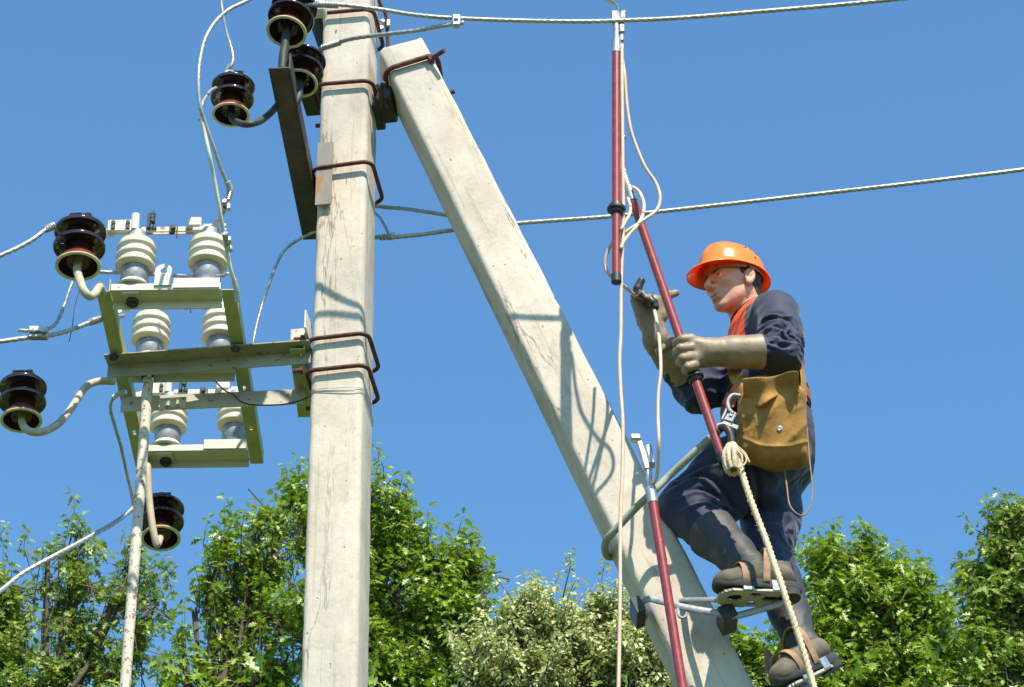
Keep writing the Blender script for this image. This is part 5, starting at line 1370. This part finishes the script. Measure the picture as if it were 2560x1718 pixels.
def leaves(P, D, S, kind, rng):
    """P positions, D twig directions, S sizes"""
    T, Fs = leaf_template(kind); n = len(P)
    a = rng.normal(size=(n, 3)); d = D * .9 + a * .28; d[:, 2] -= .30; d /= np.linalg.norm(d, axis=1)[:, None]
    up = np.tile([0, -.25, 1.0], (n, 1)) + rng.normal(size=(n, 3)) * .55
    s = np.cross(up, d); s /= np.linalg.norm(s, axis=1)[:, None]; nn = np.cross(d, s)
    V = P[:, None] + S[:, None, None] * (T[None, :, 0:1] * d[:, None] + T[None, :, 1:2] * s[:, None] + T[None, :, 2:3] * nn[:, None] - (T[None, :, 0:1] ** 2) * .22 * np.array([0, 0, 1.0]))
    m = len(T); out = []
    for f in Fs: out.append(np.array(f)[None] + (np.arange(n) * m)[:, None])
    return V.reshape(-1, 3), out
TREE_N = 0
def tree(name, label, blobs, Y, kind='oak', mt='leaf', nshoot=70, lper=26, lsize=.108, tips=(), seed=1, trunk_r=.16, droop=0.0, shoot_len=.34, lowfill=60, clump=560, thick=.9):
    """blobs: (px, py, rx_px, ry_px[, Y offset]) parts of the crown seen in the picture; tips: (px,py) leading shoots"""
    rng = np.random.default_rng(seed); rnd = random.Random(seed)
    cx = sum(b[0] * b[2] for b in blobs) / sum(b[2] for b in blobs)
    base = at(cx, 859, Y); bx = base.x; foot = Vector((bx, Y, -.3))
    root = thing(name, label, 'tree', foot, 'trees behind the pole')
    topz = max(at(b[0], b[1] - b[3], Y).z for b in blobs)
    sh = []                                                 # (start, tip)
    limbs = MB(); tr = MB()
    tp = [Vector((bx + .10 * math.sin(z_ * .6 + seed), Y + .12 * math.cos(z_ * .5 + seed), z_)) for z_ in np.linspace(-.3, topz - .8, 14)]
    tr.tube(tp, trunk_r, n=10, radii=[trunk_r * (1 - .97 * (i / 13) ** .8) for i in range(14)])
    def trunk_at(z_):
        f = max(0, min(.999, (z_ + .3) / (topz - .5))) * 13; i = int(f); return tp[min(i, 12)].lerp(tp[min(i + 1, 13)], f - i)
    L_list = []
    for b in blobs:
        c = at(b[0], b[1], Y + (b[4] if len(b) > 4 else 0)); rx = max(.08, b[2] * mpp(Y, b[1]) - .17); rz = max(.08, b[3] * mpp(Y, b[1]) / .84 - .20); ry = min(1.5, rx * thick + .15)
        for q in range(2):
            st = trunk_at(c.z - rnd.uniform(1.2, 2.6)); en = c + Vector((rnd.uniform(-.5, .5) * rx, rnd.uniform(-.5, .5) * ry, rnd.uniform(-.1, .5) * rz))
            mid = st.lerp(en, .5) + Vector((0, 0, -.25)); LP = spline([st, mid, en], .25); r0 = .035
            limbs.tube(LP, r0, n=6, radii=[r0 * (1 - .8 * i / len(LP)) + .004 for i in range(len(LP))]); L_list.append(LP)
        ncl = int(b[2] * b[3] / clump) + (2 if thick > .45 else 1)
        for q in range(ncl):                                # foliage clumps, each on its own short branch
            v = rng.normal(size=3); v /= np.linalg.norm(v); rr = rng.uniform(.05, 1) ** .5 * rnd.uniform(.7, 1.32)
            cc = c + Vector((v[0] * rx * rr, v[1] * ry * rr, v[2] * rz * rr)); rs = rnd.uniform(.09, .27)
            dm = Vector((v[0] * .6, v[1] * .6, rnd.uniform(.2, 1.1))).normalized(); o0 = cc - dm * rs * 1.6
            for k in range(int(nshoot * rnd.uniform(.6, 1.4))):
                tip = cc + Vector([rng.normal() * rs * .75, rng.normal() * rs * .75, rng.normal() * rs * .8]); d = ((tip - o0).normalized() + Vector((0, 0, .1))).normalized()
                sh.append((tip - d * shoot_len * rnd.uniform(.5, 1.1), tip, d))
    tips = list(tips) + [(b[0] + rnd.uniform(-.7, .7) * b[2], b[1] - b[3] * rnd.uniform(.75, 1.12)) for b in blobs for _ in range(2 if thick > .45 else 1)]
    for (px, py) in tips:
        tip = at(px, py, Y + rnd.uniform(-.3, .3)); d = Vector((rnd.uniform(-.15, .15), 0, 1)).normalized()
        for q in range(2): sh.append((tip - d * 1.0 * (q * .5 + .55), tip - d * .42 * q, d))
    P = []; D = []; S = []
    tw = MB()
    for (a, t_, d) in sh:
        bend = Vector((rnd.uniform(-.08, .08), rnd.uniform(-.08, .08), -.04)); mid = a.lerp(t_, .5) + bend
        tw.tube([a - d * .25, mid, t_], .006, n=3, radii=[.008, .005, .002], cap=False)
        o_ = d.orthogonal().normalized(); b_ = d.cross(o_)
        for f in ([1.0, .75, .5, .25] if kind == 'oak' else list(np.linspace(1, .05, 9))):
            f = f + rnd.uniform(-.08, .08) * (f < .99); c = (a.lerp(mid, f * 2) if f < .5 else mid.lerp(t_, min(1, f * 2 - 1)))
            n = max(3, int(lper * rnd.uniform(.6, 1.3))); a0 = rnd.uniform(0, 6.28)
            for k in range(n):                              # a whorl of leaves round the twig
                an = a0 + 6.28 * k / n + rnd.uniform(-.4, .4); rad = o_ * math.cos(an) + b_ * math.sin(an); lift = rnd.uniform(-.2, .9)
                q = c + rad * rnd.uniform(.005, .03) + d * rnd.uniform(-.04, .04); g = rad + d * lift; P.append(list(q)); D.append(list(g)); S.append(lsize * rnd.uniform(.6, 1.15))
    # the lower crown, under the picture
    low = min(at(b[0], b[1] + b[3] * .6, Y).z for b in blobs); wid = max(1.3, sum(b[2] for b in blobs) * mpp(Y) * .6)
    for k in range(lowfill):
        z_ = low - 1.2 - rnd.uniform(0, low * .58); rr = wid * (1.0 + .5 * math.sin((low - z_) / low * 3)) * math.sqrt(rnd.random()); a_ = rnd.random() * 6.28
        c = Vector((bx + math.cos(a_) * rr, Y + math.sin(a_) * rr, z_)); st = trunk_at(z_ - .8)
        if k % 6 == 0: limbs.tube([st, st.lerp(c, .6) - Vector((0, 0, .1)), c], .03, n=5, radii=[.04, .02, .008])
        for q in range(55):
            v = rng.normal(size=3) * .42; P.append([c.x + v[0], c.y + v[1], c.z + v[2]]); D.append(rng.normal(size=3)); S.append(lsize * 1.8 * rnd.uniform(.7, 1.1))
    D = np.array(D); D /= np.linalg.norm(D, axis=1)[:, None]
    V, Fs = leaves(np.array(P), D, np.array(S), kind, rng)
    tr.build('trunk', M['bark'], root, auto=None); build_each(limbs, 'limb', M['bark'], root, auto=None)
    tv = MB(); 
    cr = fast_mesh('crown', V, Fs, None, M[mt], root)
    tg = tw.build('twigs', M['bark'], root, auto=None); tg['kind'] = 'stuff'
    return len(P)
NL = 0
NL += tree('oak_tree', 'oak at the left picture edge, seen only as a sliver of crown', [(0, 1490, 60, 100), (10, 1640, 70, 120), (-60, 1560, 90, 170)], 30.0, seed=1, mt='leafa', tips=[(8, 1352), (-20, 1400)], nshoot=8, lper=6)
NL += tree('oak_tree', 'oak with a pointed leading shoot, behind the thick pipe at lower left', [(185, 1340, 24, 60), (200, 1430, 60, 50), (325, 1450, 36, 60), (165, 1520, 50, 60), (220, 1590, 80, 60), (340, 1560, 50, 50), (150, 1640, 60, 70), (300, 1660, 80, 60), (110, 1710, 90, 50), (280, 1740, 110, 50), (40, 1720, 50, 50), (345, 1385, 20, 34), (118, 1400, 22, 26), (385, 1500, 16, 40)], 29.0, seed=2, mt='leafa', tips=[(185, 1240), (310, 1330), (375, 1440), (120, 1370)], clump=1100, thick=.4, lowfill=45, nshoot=6, lper=6)
NL += tree('oak_tree', 'lacy oak between the thick pipe and the concrete pole', [(562, 1345, 26, 40), (590, 1390, 34, 36), (652, 1310, 26, 44), (640, 1400, 40, 50), (700, 1270, 34, 50), (735, 1230, 34, 60), (690, 1390, 50, 60), (530, 1440, 40, 34), (580, 1480, 56, 40), (480, 1520, 36, 30), (640, 1520, 70, 50), (720, 1520, 60, 80), (560, 1590, 60, 40), (450, 1600, 30, 36), (500, 1660, 60, 36), (620, 1640, 80, 50), (710, 1660, 70, 70), (430, 1700, 50, 36), (560, 1730, 100, 40), (690, 1760, 110, 50)], 28.0, seed=3, mt='leaf', tips=[(570, 1290), (650, 1262), (730, 1210), (758, 1190), (520, 1300)], clump=1300, thick=.4, lowfill=45, nshoot=6, lper=6)
NL += tree('oak_tree', 'broad dense oak just right of the concrete pole', [(800, 1330, 80, 110), (942, 1260, 40, 70), (1000, 1330, 66, 80), (920, 1440, 100, 100), (1075, 1400, 60, 80), (1160, 1390, 44, 70), (1060, 1520, 120, 100), (900, 1580, 120, 110), (1120, 1600, 90, 90), (1000, 1680, 160, 100), (800, 1560, 100, 160), (1170, 1520, 50, 70)], 27.0, seed=4, mt='leaf', tips=[(936, 1170), (1008, 1232), (1068, 1270), (1158, 1290), (775, 1200), (1215, 1400)], clump=900, thick=.6, nshoot=8, lper=6)
NL += tree('birch_tree', 'pale grey-green small-leaved tree behind the foot of the slanting brace', [(1310, 1560, 90, 100), (1230, 1650, 90, 90), (1400, 1600, 100, 100), (1520, 1560, 60, 90), (1500, 1660, 130, 100), (1330, 1700, 170, 90), (1600, 1620, 80, 120), (1650, 1710, 90, 60), (1690, 1560, 40, 60)], 26.0, kind='birch', mt='leafb', seed=5, nshoot=11, lper=4, lsize=.055, clump=400, tips=[(1305, 1432), (1350, 1450), (1535, 1455), (1480, 1500), (1410, 1480), (1280, 1490), (1260, 1500), (1430, 1530)], lowfill=25)
NL += tree('oak_tree', 'rounded leafy oak to the right of the lineman and behind his boots', [(2075, 1400, 34, 50), (2150, 1370, 30, 60), (2100, 1480, 60, 60), (2200, 1450, 60, 50), (2265, 1440, 44, 44), (2090, 1570, 80, 70), (2240, 1540, 90, 70), (2320, 1540, 44, 50), (2360, 1600, 34, 60), (2180, 1640, 110, 80), (2320, 1670, 80, 70), (2040, 1660, 80, 80), (2250, 1740, 140, 60), (2080, 1740, 120, 60), (1950, 1680, 80, 80), (1860, 1640, 70, 80), (1990, 1580, 30, 40)], 27.5, seed=6, mt='leaf', tips=[(2085, 1340), (2150, 1310), (2235, 1370), (2300, 1395), (2360, 1480), (1990, 1450)], clump=620, thick=.7, nshoot=8, lper=6)
NL += tree('oak_tree', 'oak at the right picture edge with a tall upright crown', [(2505, 1320, 24, 50), (2545, 1310, 34, 60), (2495, 1400, 40, 50), (2560, 1410, 60, 70), (2430, 1440, 22, 20), (2470, 1500, 50, 44), (2550, 1520, 70, 60), (2440, 1560, 44, 30), (2510, 1610, 70, 60), (2450, 1650, 50, 44), (2580, 1650, 60, 70), (2490, 1720, 80, 50)], 29.0, seed=7, mt='leafa', tips=[(2503, 1258), (2556, 1248), (2470, 1330), (2415, 1430), (2600, 1230)], clump=480, thick=.7, nshoot=8, lper=6)
print('leaves', NL)
